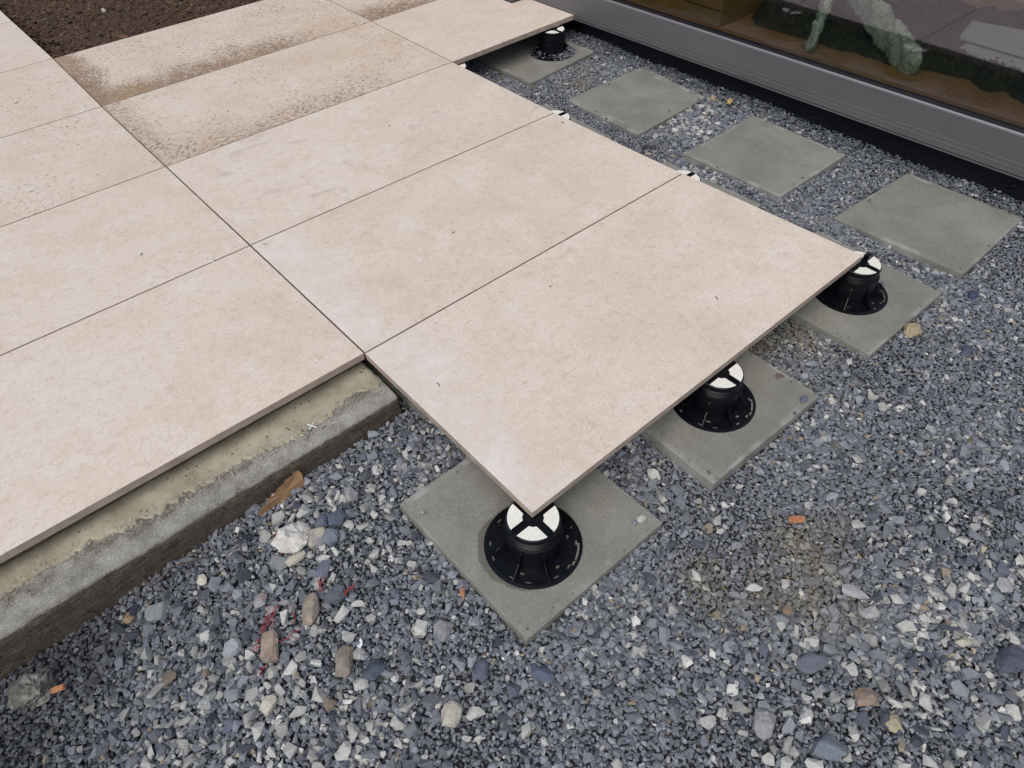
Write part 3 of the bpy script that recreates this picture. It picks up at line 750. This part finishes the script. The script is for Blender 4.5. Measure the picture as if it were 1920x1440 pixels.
t = NT('sky_lit_aluminium'); M['bare'] = t.done((.30, .29, .30), .45, metal=.5)  # paler than the frame: sky caught on this edge, put into the colour
ext('glazing_bead', [(-.0012,.1108),(-.0012,.1165),(.0004,.1180),(.0070,.1180),(.0082,.1165),(.0082,.1108)], M['bare'], parent=door)
ext('drip_lip', [(.0006,-.0085),(.0006,-.0048),(.0020,-.0040),(.016,-.0040),(.016,-.0085)], M['alu'])
ext('lip_seal', [(.004,-.0038),(.004,-.0003),(.018,-.0003),(.018,-.0038)], M['rubber'])
ext('outer_gasket', [(.0084,.09),(.0084,.1110),(.020,.1150),(.0398,.1150),(.0398,.09)], M['rubber'])
gp = boxobj('glass_pane', (.0402, .0462, Y0, Y1, .098, 2.35), M['glass'], door)
ext('inner_gasket', [(.0466,.075),(.0466,.1130),(.058,.1130),(.0600,.108),(.0600,.075)], M['rubber'])
ext('inner_sill', [(.0084,.0),(.0084,.0895),(.0460,.0895),(.0460,.0745),(.075,.0745),(.075,.0)], M['post'])
ext('top_frame', [(-.01,2.352),(-.01,2.45),(.07,2.45),(.07,2.352)], M['alu'])
# membrane upstand below the door
mem = empty('membrane_upstand', (1.99, 0, 0)); mem.rotation_euler.x = math.atan(SL)
tag(mem, 'black waterproof membrane strip below the grey door frame with round fixing buttons', 'waterproofing')
bm = bmesh.new(); ny = 260; rws = []
for i in range(ny+1):
    y_ = Y0+(Y1-Y0)*i/ny; rws.append([bm.verts.new((dx+.0018*noise.noise(Vector((y_*5, z_*20, 0))), y_, z_)) for dx, z_ in ((-.012, -.36), (-.012, -.2), (-.012, -.12), (-.013, -.07), (-.014, -.03), (-.015, -.0100))])
for i in range(ny):
    for k in range(5): bm.faces.new((rws[i][k], rws[i+1][k], rws[i+1][k+1], rws[i][k+1]))
frombm('membrane_sheet', bm, M['membrane'], mem, True)
boxobj('backing', (.006, .05, Y0, Y1, -.4, -.0100), M['membrane'], mem)
for by in (-1.45, -.698, .030, .785):
    bm = ring_prof([(.0001, .006), (.0035, .0056), (.0050, .0045), (.0055, .003), (.0095, .0026), (.0105, .0005), (.0105, -.003)], 24)
    o = frombm('fixing_button', bm, M['black'], mem, True); o.location = (-.0125, by, -.071); o.rotation_euler = (0, -PI/2, 0)
# door post standing on the far slab
post = tag(empty('door_post', (1.8061, 1.5233, 0)), 'dark grey square post standing on the far slab against the door frame', 'post')
boxobj('post_body', (0, .098, 0, .11, .003, 2.45), M['post'], post, .001)
boxobj('post_foot', (-.0015, .0985, -.0015, .1115, .0005, .0028), M['rubber'], post)
# building above and around
bld = tag(empty('house', (2.2, 0, 0)), 'pale rendered house wall above the glazed door', 'house')
boxobj('wall', (-.29, 0.1, Y0, Y1, 2.48, 3.4), M['interior'], bld)
boxobj('room_ceiling', (.1, 2.0, Y0, Y1, 2.5, 2.6), M['interior'], bld)  # stops short of the back wall; open gap added to let daylight in
boxobj('room_back_wall', (4.4, 4.5, Y0, Y1, 0.1, 2.5), M['interior'], bld)
boxobj('room_side_wall', (-.22, 4.4, Y0-.1, Y0-.001, -.1, 2.5), M['interior'], bld)
boxobj('room_side_wall', (-.22, 4.4, Y1+.001, Y1+.1, -.1, 2.5), M['interior'], bld)
# interior oak floor of separate boards
flo = tag(empty('floor', (1.985, 0, .09)), kind='structure')
bd = .142; k = 0
for i in range(8):
    yy = Y0+random.uniform(-1, 0)
    while yy < Y1:
        L_ = random.uniform(1.0, 1.8); a0, a1 = max(yy, Y0+.01), min(yy+L_, Y1-.01)
        if a1-a0 > .05:
            o = boxobj('floor_board', (i*bd+.0008, (i+1)*bd-.0008, a0+.0006, a1-.0006, -.014, random.uniform(-.0003, .0003)), M['oak'], flo, .0006)
        yy += L_
boxobj('subfloor', (-.003, 2.45, Y0, Y1, -.2, -.0145), M['interior'], flo)

# things inside
cb = tag(empty('cardboard_box', (2.031, .525, .0905)), 'brown cardboard box standing inside right behind the glass', 'box')
boxobj('box_body', (0, .42, 0, .62, 0, .34), M['box'], cb, .002)
boxobj('tape_strip', (-.0008, -.0002, .002, .618, .055, .0585), M['rubber'], cb)
# dark crumpled turf, bumpy sheet with a ragged front edge
ME = [(-4,2.25),(-1.2,2.20),(-.566,2.192),(-.49,2.245),(-.459,2.206),(-.425,2.20),(-.371,2.247),(-.245,2.225),(-.119,2.173),(.02,2.18),(.10,2.155),(.228,2.163),(.429,2.146),(.495,2.20),(.55,2.33),(.7,2.5)]
bm = bmesh.new(); rws = []
for i in range(420):
    y_ = -1.5+2.15*i/419; xe = np.interp(y_, [q[0] for q in ME], [q[1] for q in ME])+.012*noise.noise(Vector((y_*24, 0, 0)))+.006*noise.noise(Vector((y_*80, 3, 0)))
    row = []
    for k in range(46):
        s_ = k/45; x_ = xe+s_*.62
        zz = .093+.045*min(1, s_*6)+(.022*noise.noise(Vector((x_*16, y_*16, 0)))+.014*noise.noise(Vector((x_*45, y_*45, 4)))+.008*noise.noise(Vector((x_*110, y_*110, 4))))*min(1, s_*8)
        if k == 0: zz = .0915
        row.append(bm.verts.new((x_, y_, zz)))
    rws.append(row)
for i in range(419):
    for k in range(45): bm.faces.new((rws[i][k], rws[i+1][k], rws[i+1][k+1], rws[i][k+1]))
tag(frombm('turf_mat', bm, M['turf'], None, False), 'dark green crumpled turf mat on the wooden floor behind the glass', 'turf mat')
# two pale boards
def board(q, z0, z1, label):
    o = quadslab('foam_board', q, z0, z1, M['foam'], .004); tag(o, label, 'board', 'pale boards stacked inside behind the glass')
board([(2.39,-.454),(2.39,-.90),(2.54,-.90),(2.60,-.381),(2.560,-.200),(2.397,-.232)], .150, .166, 'upper pale blue grey board lying behind the glass at the right border')
board([(2.33,-.43),(2.33,-.95),(2.50,-.95),(2.52,-.25),(2.352,-.262)], .128, .144, 'lower pale blue grey board sticking out under the upper one behind the glass')
# clear plastic film draped in an upside-down V
film = tag(empty('plastic_film', (2.2, .1, .09)), 'crumpled clear greenish plastic film hanging in an upside-down V behind the glass', 'plastic film')
def leg(p0, p1, w0, w1, nm, seed):
    p0, p1 = Vector(p0), Vector(p1); d = (p1-p0).normalized(); sd_ = d.cross(Vector((.75, -.66, .1))).normalized(); nrm = sd_.cross(d)
    bm = bmesh.new(); rws = []; nu, nv = 60, 26
    for i in range(nu+1):
        u = i/nu; c_ = p0.lerp(p1, u); w = w0+(w1-w0)*u
        if u > .93: w *= (1-(u-.93)/.07*.35)
        row = []
        for k in range(nv):
            th = 2*PI*k/nv; q = c_+sd_*math.cos(th)*w*.5+nrm*math.sin(th)*w*.16
            q += nrm*(.016*noise.noise(Vector((u*9, th*1.4, seed)))+.009*noise.noise(Vector((u*26, th*3, seed))))+sd_*.008*noise.noise(Vector((u*14, th, seed+4)))
            row.append(bm.verts.new(q-film.location))
        rws.append(row)
    for i in range(nu):
        for k in range(nv): j = (k+1) % nv; bm.faces.new((rws[i][k], rws[i+1][k], rws[i+1][j], rws[i][j]))
    bm.faces.new(rws[-1])
    frombm(nm, bm, M['film'], film, True)
leg((2.30, .23, .30), (2.056, .140, .100), .11, .085, 'film_strip', 1)
leg((2.30, .22, .30), (2.150, -.215, .105), .11, .155, 'film_strip', 6)

# ------------------------------------------------------------------ single stones and litter on the gravel
def rock(label, x, y, sx, sy, sz, color, rz=0, dz=0., n=26, boxy=.3, name='stone', cat='stone', mat=None, seed=None, tint=None, zbase=None, rug=0.):
    seed = seed or int(abs(x*977+y*3301)*10) % 9999
    sx *= 1.12; sy *= 1.15; sz *= 1.1; bm = hull_stone(n+10, seed, (sx/2, sy/2, sz/2), boxy)
    me = bpy.data.meshes.new(name); 
    bmesh.ops.subdivide_edges(bm, edges=bm.edges[:], cuts=3 if sx > .045 else 2, use_grid_fill=True)
    for v_ in bm.verts: v_.co += v_.co.normalized()*min(sx, sy)*(.07*noise.noise(v_.co*60+Vector((seed, 0, 0)))+.035*noise.noise(v_.co*190+Vector((seed, 3, 0)))+rug*noise.noise(v_.co*300+Vector((seed, 3, 0))))
    bmesh.ops.triangulate(bm, faces=bm.faces[:])
    bm.to_mesh(me); bm.free()
    o = link(name, me, None, mat or M['stones'])
    ca_ = me.color_attributes.new('stone_colour', 'FLOAT_COLOR', 'POINT')
    cl = np.tile(np.array([*color, 1.]), (len(me.vertices), 1))
    if tint:
        for i, v_ in enumerate(me.vertices):
            w = max(0, min(1, .5+2.2*noise.noise(v_.co*45+Vector((seed, 0, 0)))))
            cl[i, :3] = np.array(color)*(1-w)+np.array(tint)*w
    ca_.data.foreach_set('color', cl.ravel().astype(np.float32))
    zb = g_height(x, y) if zbase is None else zbase
    kq = (float(zb)+.15)/1.31; x += (-.4987-x)*kq; y += (-1.1482-y)*kq
    o.location = (x, y, float(zb)+max(.001+sz*.22, .0125-.45*sz)+dz); o.rotation_euler = (random.uniform(-.2, .2), random.uniform(-.2, .2), rz)
    tag(o, label, cat, 'larger stones lying on the gravel' if name == 'stone' else None)
    return o
GB, PALE, TAN, DARK, WHT = (.20,.215,.25), (.40,.40,.37), (.30,.24,.175), (.075,.09,.125), (.52,.51,.47)
rock('pale speckled crushed concrete lump below the curb, with red twine at its left', -.362, -.238, .076, .066, .038, (.44,.43,.39), .3, n=40, tint=(.62,.61,.56), boxy=.1, rug=.08)
rock('grey half buried stone touching the right side of the pale concrete lump', -.326, -.268, .05, .042, .03, (.24,.25,.27), .8, tint=(.42,.38,.30))
rock('dark blue slate with straight edges above the pale lump, right one of two', -.268, -.258, .046, .038, .02, (.095,.115,.155), .6, dz=.004, boxy=.6, n=14)
rock('dark blue grey slate left of its larger dark neighbour below the curb', -.298, -.240, .036, .030, .02, (.11,.13,.17), 1.2, boxy=.4, n=14)
rock('blue grey bulky stone right of the pale concrete lump', -.302, -.287, .04, .035, .028, (.17,.20,.24), .2)
rock('slender cream stone just below the pale concrete lump', -.383, -.283, .046, .021, .016, (.45,.42,.34), .05, dz=.004, boxy=.5, n=14)
rock('grey pointed stone beneath the lower end of the red twine', -.413, -.268, .036, .034, .022, (.20,.215,.22), 1.8, n=12, boxy=.4)
rock('large dark grey slate flake above the small red twine tuft', -.352, -.345, .048, .032, .016, (.14,.155,.20), .9, n=13, boxy=.5)
rock('near black slate right of the small red twine tuft', -.362, -.408, .050, .040, .022, (.10,.11,.135), .1, n=14, boxy=.4)
rock('tan layered rock chunk, upper of the three alike tan ones', -.418, -.403, .060, .034, .026, (.33,.275,.21), .98, dz=.003, n=30, boxy=.6, tint=(.22,.19,.16))
rock('tan layered rock chunk amid red twine, lower left of the three alike tan ones', -.514, -.420, .062, .035, .028, (.34,.265,.205), .95, dz=.003, n=30, boxy=.6, tint=(.23,.18,.15))
rock('tan layered rock chunk without any twine, lower right of the three alike tan ones', -.423, -.537, .058, .032, .026, (.33,.275,.21), .95, dz=.003, n=30, boxy=.6, tint=(.22,.19,.16))
rock('pale blue grey squarish stone left of the twine strewn tan chunk', -.570, -.371, .042, .034, .018, (.30,.33,.35), .3, n=13, boxy=.6)
rock('grey stone with pinkish tip touching the upper end of the red twine tangle', -.484, -.318, .036, .024, .016, (.29,.29,.29), .9, n=13, tint=(.38,.27,.23))
rock('black blue slate right below the lower right tan chunk', -.389, -.588, .044, .034, .02, DARK, .4, n=14)
rock('round dark lichen grey concrete lump at the far lower left', -.878, -.203, .070, .062, .045, (.22,.215,.19), .4, n=44, boxy=.0, dz=.004, tint=(.11,.11,.095), rug=.10)
rock('pale porous brick shaped stone between the curb and the nearest base slab', -.210, -.225, .044, .026, .022, (.46,.45,.46), 1.25, n=22, boxy=.85, dz=.004, tint=(.32,.30,.31))
rock('yellowish stone resting against the front edge of the rightmost base slab', 1.205, -.800, .050, .040, .030, (.42,.34,.21), .4, dz=.006, tint=(.30,.25,.17))
rock('long pale grey stone splinter on the right side gravel, upper of two in line', .413, -1.097, .056, .024, .014, (.34,.345,.36), -1.0, n=13, boxy=.7)
rock('shorter pale stone in line below the long grey splinter on the right', .393, -1.138, .036, .022, .016, (.38,.38,.37), -.6, n=13, boxy=.6)
rock('large thin blue grey slate flake at lower right of the gravel', .226, -1.118, .060, .032, .010, (.125,.14,.17), -.5, n=11, boxy=.4)
rock('large rounded grey rock at the bottom right of centre', .073, -1.120, .052, .036, .026, (.27,.275,.28), .5, n=30, boxy=.1)
rock('dark oval slate on the fine gravel right of the rightmost base slab corner', 1.24, -.93, .040, .026, .016, (.07,.08,.115), .3, n=14)
rock('pale bluish slate plate next to the sandy patch by the middle base slab', .902, -.683, .036, .024, .010, (.25,.275,.32), -.8, n=11, boxy=.5)
rock('dark slate lying on the back corner of the middle base slab', .782, -.742, .026, .017, .008, (.13,.145,.19), .3, n=11, zbase=ZC-.003)
rock('purple brown wet stone at the back edge of the middle base slab', .800, -.655, .030, .018, .010, (.15,.12,.12), -.4, n=14, zbase=-.130)
rock('dark blue slate between the nearest base slab and the bottom border', -.248, -.612, .044, .036, .014, (.115,.135,.18), .6, n=12, tint=(.26,.26,.27))
rock('wedge shaped grey slab stone at left below the curb face', -.648, -.196, .050, .032, .014, (.21,.235,.24), 0, n=10, boxy=.3)
rock('dark rectangular slate chip beside a tan stone below the curb', -.681, -.165, .034, .017, .012, (.035,.04,.065), .9, n=14, boxy=.9)
rock('brown squarish stone just below the dark rectangular chip', -.696, -.176, .026, .020, .014, (.26,.19,.11), .9, n=14, boxy=.8)
rock('cream rounded stone under the curb halfway along it', -.552, -.196, .022, .022, .016, (.50,.48,.38), 0, n=20, boxy=.1)
rock('pale cream oblong stone at bottom left', -.567, -.511, .038, .026, .020, (.48,.46,.37), .3, n=18)
rock('cream boulder shaped stone at the bottom border, left of centre', -.330, -.745, .042, .034, .026, (.42,.40,.34), .5, n=16)
rock('dark angular slate left of the dark upright stone near the bottom centre', -.240, -.72, .044, .028, .018, (.10,.115,.15), .8, n=14)
rock('dark upright oval slate near the bottom centre', -.160, -.800, .048, .026, .018, (.095,.115,.155), 1.9, n=18, boxy=.2)
rock('brown triangular stone below the sandy patches on the right', .279, -1.03, .024, .018, .012, (.22,.16,.11), 0, n=11)
rock('pale kite shaped stone between the sandy patches', .271, -.958, .032, .018, .010, (.50,.49,.47), -.6, n=9, boxy=.5)
rock('white pointed stone right of the nearest base slab', .205, -.864, .028, .014, .010, (.58,.57,.52), 1.2, n=9)
rock('large dark slate at the right border of the gravel', .500, -1.358, .070, .046, .022, (.085,.095,.125), -.2, n=18)
rock('rusty grey stone on the lower right coarse gravel', .242, -1.215, .044, .034, .020, (.26,.22,.19), -.4, n=14, tint=(.29,.20,.14))
rock('flat pale yellow grey stone at lower right', .241, -1.268, .034, .030, .018, (.36,.32,.22), .2, n=22)
rock('long cream stone at the right side of the coarse gravel', .470, -1.285, .036, .018, .014, (.48,.45,.36), -.5, n=14)
rock('big blue grey stone at the bottom border, right of centre', .118, -1.215, .058, .036, .022, (.16,.185,.22), -.9, n=14)
rock('pale stone on the right corner of the nearest base slab', .224, -.700, .021, .018, .012, (.46,.45,.42), 0, n=14, zbase=ZC-.003)
rock('small blue grey pebble beside the pale stone on the nearest base slab', .206, -.700, .011, .010, .007, (.2,.22,.26), 0, n=12, zbase=ZC-.003)
rock('tiny grey pebble near the left corner of the nearest base slab', -.118, -.372, .010, .009, .006, (.32,.33,.36), 0, n=12, zbase=ZC-.002)
rock('tiny blue pebble lying on the rightmost base slab', 1.338, -.640, .012, .010, .007, (.10,.11,.16), 0, n=12, zbase=ZC-.002)
rock('dark blue slate on the fine gravel at far right', 1.483, -.838, .040, .026, .014, (.055,.07,.12), .5, n=12)
rock('pale grey square stone at the right border of the gravel', .643, -1.285, .034, .028, .018, (.34,.345,.35), .6, n=14)
rock('brown stone chip at the corner of the far base slab with the pedestal', 1.478, 1.022, .036, .028, .018, (.14,.125,.115), .3, n=14)
rock('pale square stone just off the corner of the far base slab', 1.462, .972, .030, .026, .016, (.36,.37,.39), .6, n=14, boxy=.7)
rock('orange stone in the coarse gravel by the left side of the nearest base slab', -.172, -.578, .022, .013, .010, (.42,.22,.13), .9, n=10)
rock('orange brown stone touching the membrane in the pale coarse patch', 1.955, .360, .028, .020, .014, (.50,.33,.14), .2, n=13, dz=.012)

def chip(name, label, cat, x, y, L, w, h, mat, rz, tilt=.1, dz=0.):
    bm = bmesh.new(); box(bm, -L/2, L/2, -w/2, w/2, -h/2, h/2)
    bmesh.ops.subdivide_edges(bm, edges=bm.edges[:], cuts=2)
    for v_ in bm.verts: v_.co += Vector((noise.noise(v_.co*150), noise.noise(v_.co*150+Vector((5, 0, 0))), .4*noise.noise(v_.co*90)))*w*.22
    bmesh.ops.bevel(bm, geom=[e for e in bm.edges if e.calc_face_angle(0) > 1], offset=h*.15, segments=1, affect='EDGES')
    o = frombm(name, bm, mat); o.location = (x, y, float(g_height(x, y))+.007+dz); o.rotation_euler = (tilt, -tilt, rz)
    return tag(o, label, cat)
M['brick'] = plain('orange_terracotta', (.38, .17, .085), .85, 0, .3, .2, 90, .001)
chip('brick_fragment', 'small orange brick fragment on the fine gravel at right', 'brick fragment', .467, -.927, .033, .015, .008, M['brick'], -1.05+.35)
chip('brick_fragment', 'orange brown splinter beside the round dark lump at lower left', 'brick fragment', -.850, -.222, .028, .011, .010, M['brick'], -.5, .25, .008)
# brown wood scrap leaning on the curb
t = NT('kraft_cardboard_scrap'); v = t.coord(scale=(1, 4, 4))
M['kraft'] = t.done(t.mix(t.ramp(t.noise(v, 26, 7, .7), .3, .7), (.30, .185, .095), (.17, .10, .05)), .8, t.bump(t.noise(v, 90, 5), .6, .001), spec=.3)
pts = [(-.068,-.006),(-.062,-.001),(-.050,.004),(-.038,.006),(-.033,.013),(-.020,.012),(-.004,.019),(.010,.019),(.020,.024),(.036,.022),(.044,.026),(.054,.023),(.056,.012),(.051,.004),(.053,-.006),(.044,-.013),(.030,-.014),(.018,-.021),(.002,-.020),(-.014,-.026),(-.030,-.024),(-.042,-.029),(-.053,-.026),(-.056,-.014)]
bm = bmesh.new(); hi = []; lo = []
for i, (x_, y_) in enumerate(pts):
    cz = .010*math.sin((x_+.06)*22)+.006*math.cos(y_*80)
    hi.append(bm.verts.new((x_, y_, cz+.0018))); lo.append(bm.verts.new((x_, y_, cz-.0018)))
c1 = bm.verts.new((0, 0, .013)); c2 = bm.verts.new((0, 0, .0096))
for i in range(len(pts)):
    j = (i+1) % len(pts); bm.faces.new((hi[i], hi[j], c1)); bm.faces.new((lo[j], lo[i], c2)); bm.faces.new((hi[j], hi[i], lo[i], lo[j]))
o = frombm('cardboard_scrap', bm, M['kraft']); o.rotation_euler = (1.12, 0, .12); o.location = (-.328, -.134, -.118)
tag(o, 'torn brown strip of cardboard or bark leaning against the curb face', 'scrap')
# little white paper scrap
bm = bmesh.new()
pp = [(-.009,-.004,.001),(-.002,-.006,.003),(.006,-.003,.001),(.009,.003,.004),(.002,.004,.001),(-.004,.006,.005),(-.008,.002,.002)]
vs = [bm.verts.new(p) for p in pp]; vb = [bm.verts.new((p[0], p[1], p[2]-.0006)) for p in pp]
bm.faces.new(vs); bm.faces.new(vb[::-1])
for i in range(7): j = (i+1) % 7; bm.faces.new((vs[j], vs[i], vb[i], vb[j]))
o = frombm('paper_scrap', bm, M['paper']); o.location = (-.381, -.527, -.143); o.rotation_euler.z = .6
tag(o, 'tiny white paper scrap in the gravel above the lower right tan chunk', 'paper')

# curves as tubes
def tube(name, pts, r, mat, parent=None, res=6, jitter=0, n=None):
    P_ = [Vector(p) for p in pts]; n = n or len(P_)*5; out = []
    for i in range(n+1):
        u = i/n*(len(P_)-1); k = min(int(u), len(P_)-2); f_ = u-k
        p0 = P_[max(k-1, 0)]; p1 = P_[k]; p2 = P_[k+1]; p3 = P_[min(k+2, len(P_)-1)]
        q = .5*((2*p1)+(-p0+p2)*f_+(2*p0-5*p1+4*p2-p3)*f_**2+(-p0+3*p1-3*p2+p3)*f_**3)
        out.append(q+Vector((random.uniform(-1, 1), random.uniform(-1, 1), random.uniform(-.5, .5)))*jitter)
    bm = bmesh.new(); rws = []
    for i, q in enumerate(out):
        d = (out[min(i+1, n)]-out[max(i-1, 0)]).normalized(); s_ = d.cross(Vector((.1, .2, 1))).normalized(); w_ = s_.cross(d)
        rws.append([bm.verts.new(q+(s_*math.cos(2*PI*k/res)+w_*math.sin(2*PI*k/res))*r) for k in range(res)])
    for i in range(n):
        for k in range(res): j = (k+1) % res; bm.faces.new((rws[i][k], rws[i][j], rws[i+1][j], rws[i+1][k]))
    bm.faces.new(rws[0][::-1]); bm.faces.new(rws[-1])
    return frombm(name, bm, mat, parent, True)
def gz(x, y, d=.010): return (x, y, float(g_height(x, y))+d)
o = tube('red_twine', [gz(-.385,-.216,.02), gz(-.394,-.228,.016), gz(-.402,-.246,.012), gz(-.403,-.258,.008), gz(-.398,-.266,.012), gz(-.388,-.272,.018), gz(-.374,-.273,.018)], .0010, M['red'])
tag(o, 'curved piece of red twine hugging the pale concrete lump', 'twine', 'red twine on the gravel')
tw = tag(empty('red_twine', (-.37, -.39, -.15)), 'small tuft of red twine above the upper tan chunk', 'twine', 'red twine on the gravel')
def strands(root, cx, cy, n_, ext_, ang, r=.0006):
    for k in range(n_):
        a_ = ang+random.uniform(-.5, .5); l_ = ext_*random.uniform(.5, 1); ox, oy = random.uniform(-.008, .008), random.uniform(-.008, .008)
        p_ = []
        for j in range(6):
            s_ = (j/5-.5)*l_; x_ = cx+ox+s_*math.cos(a_)+random.uniform(-.004, .004); y_ = cy+oy+s_*math.sin(a_)+random.uniform(-.004, .004)
            q = Vector(gz(x_, y_, random.uniform(.010, .018)))-root.location; p_.append(q)
        tube('strand', p_, r, M['red'], root, 5)
strands(tw, -.378, -.385, 4, .034, 1.1)
tw = tag(empty('red_twine', (-.34, -.42, -.15)), 'tiny red twine end beside the near black slate', 'twine', 'red twine on the gravel')
strands(tw, -.342, -.432, 2, .012, .2, .0014)
tw = tag(empty('red_twine', (-.49, -.39, -.15)), 'red twine tangle above the lower left tan chunk', 'twine', 'red twine on the gravel')
strands(tw, -.484, -.372, 5, .060, .75); strands(tw, -.505, -.388, 3, .036, 1.3)
tw = tag(empty('red_twine', (-.47, -.43, -.15)), 'loose red twine strands right of the lower left tan chunk', 'twine', 'red twine on the gravel')
strands(tw, -.474, -.430, 2, .045, -.2); strands(tw, -.450, -.410, 1, .04, .7)
tw = tag(empty('red_twine', (-.54, -.42, -.15)), 'faint red twine strands left of the lower left tan chunk', 'twine', 'red twine on the gravel')
strands(tw, -.540, -.410, 2, .035, .9, .0007); strands(tw, -.552, -.450, 1, .016, .5, .0012)
o = tube('twig', [gz(-.640,-.150,.012), gz(-.610,-.152,.016), gz(-.580,-.147,.018), gz(-.550,-.160,.014), gz(-.525,-.168,.012)], .0014, M['twig'], jitter=.0006)
tag(o, 'thin brown twig lying on the gravel below the curb', 'twig')
o = tube('twig', [(-.640, -.121, -.128), (-.637, -.124, -.145), (-.640, -.127, -.165)], .0022, M['twig'], jitter=.001)
tag(o, 'short dark root stub poking down the curb face', 'twig')
o = tube('twig', [(-.752, -.121, -.125), (-.742, -.124, -.145), (-.735, -.127, -.162)], .0013, M['twig'], jitter=.001)
tag(o, 'thin dark root hanging at the left part of the curb face', 'twig')

# white plastic crosses
def cross(label, x, y, z, rz, s=.009, w=.0011, tilt=0):
    root = tag(empty('tile_spacer', (x, y, z), rz), label, 'tile spacer', 'small white plastic tile spacers'); root.rotation_euler.x = tilt
    boxobj('spacer_arm', (-s, s, -w, w, -.0012, .0012), M['white'], root, .0003)
    boxobj('spacer_arm', (-w, w, -s, s, -.0010, .0010), M['white'], root, .0003)
cross('white cross shaped tile spacer lying on the adhesive of the curb', -.196, -.064, -.0555, .55, .0115, .0013, .15)
cross('white tile spacer in the joint nearest the curb in the left row', -.1125, .5995, .0012, .3, .007, .0010)
cross('white tile spacer in the second joint from the curb in the left row', -.116, 1.2025, .0012, .5, .007, .0010)
cross('white tile spacer in the third joint from the curb in the left row', -.071, 1.8065, .0012, .2, .007, .0010)

# plant bits on the slabs
for x, y, L_, a_, l_ in [(-.248,.771,.012,.9,'dark curled bit on the slab second from the curb'),
    (.068,-.203,.013,1.4,'brown splinter near the left corner of the overhanging corner slab'),
    (.464,.249,.011,.2,'dark sliver in the middle of the second slab from the overhanging corner'),
    (.035,.572,.012,-.7,'brown curl at the left corner of the slab second from the overhanging corner'),
    (.778,-.443,.011,1.2,'dark curl at the front middle of the overhanging corner slab'),
    (-.233,2.067,.018,.6,'dark straight sliver on the fourth slab of the left row'),
    (1.155,.51,.012,-1.1,'brown sliver next to the second white crescent joint'),
    (.698,.917,.008,.4,'dark crumb on the smudged slab in front of the spattered ones'),
    (-.560,1.50,.010,.8,'dark crumb on the third slab of the left row'),
    (.50,-.12,.007,.2,'small dark crumb on the left half of the overhanging corner slab')]:
    ca, sa = math.cos(a_)*L_/2, math.sin(a_)*L_/2; k_ = .25
    o = tube('plant_bit', [(x-ca, y-sa, .0016), (x-ca*.3+sa*k_, y-sa*.3-ca*k_, .0022), (x+ca*.4+sa*k_, y+sa*.4-ca*k_, .0024), (x+ca, y+sa, .0014)], .0009, M['twig'], None, 5)
    tag(o, l_, 'plant debris', 'plant bits lying on the slabs')
# grit on the bare base slabs
n_ = 230; k_ = rng.integers(0, len(BASES), n_); xs_, ys_ = [], []
for k in k_:
    q = np.array(BASES[k]); e = rng.integers(0, 4); u = rng.random(); p0, p1 = q[e], q[(e+1) % 4]; c_ = q.mean(0)
    p = p0+(p1-p0)*u; p = p+(c_-p)*min(.6, abs(rng.normal(0, .08))); xs_.append(p[0]); ys_.append(p[1])
x = np.array(xs_); y = np.array(ys_); r = np.where(rng.random(n_) < .22, rng.uniform(.004, .007, n_), rng.uniform(.001, .0034, n_))
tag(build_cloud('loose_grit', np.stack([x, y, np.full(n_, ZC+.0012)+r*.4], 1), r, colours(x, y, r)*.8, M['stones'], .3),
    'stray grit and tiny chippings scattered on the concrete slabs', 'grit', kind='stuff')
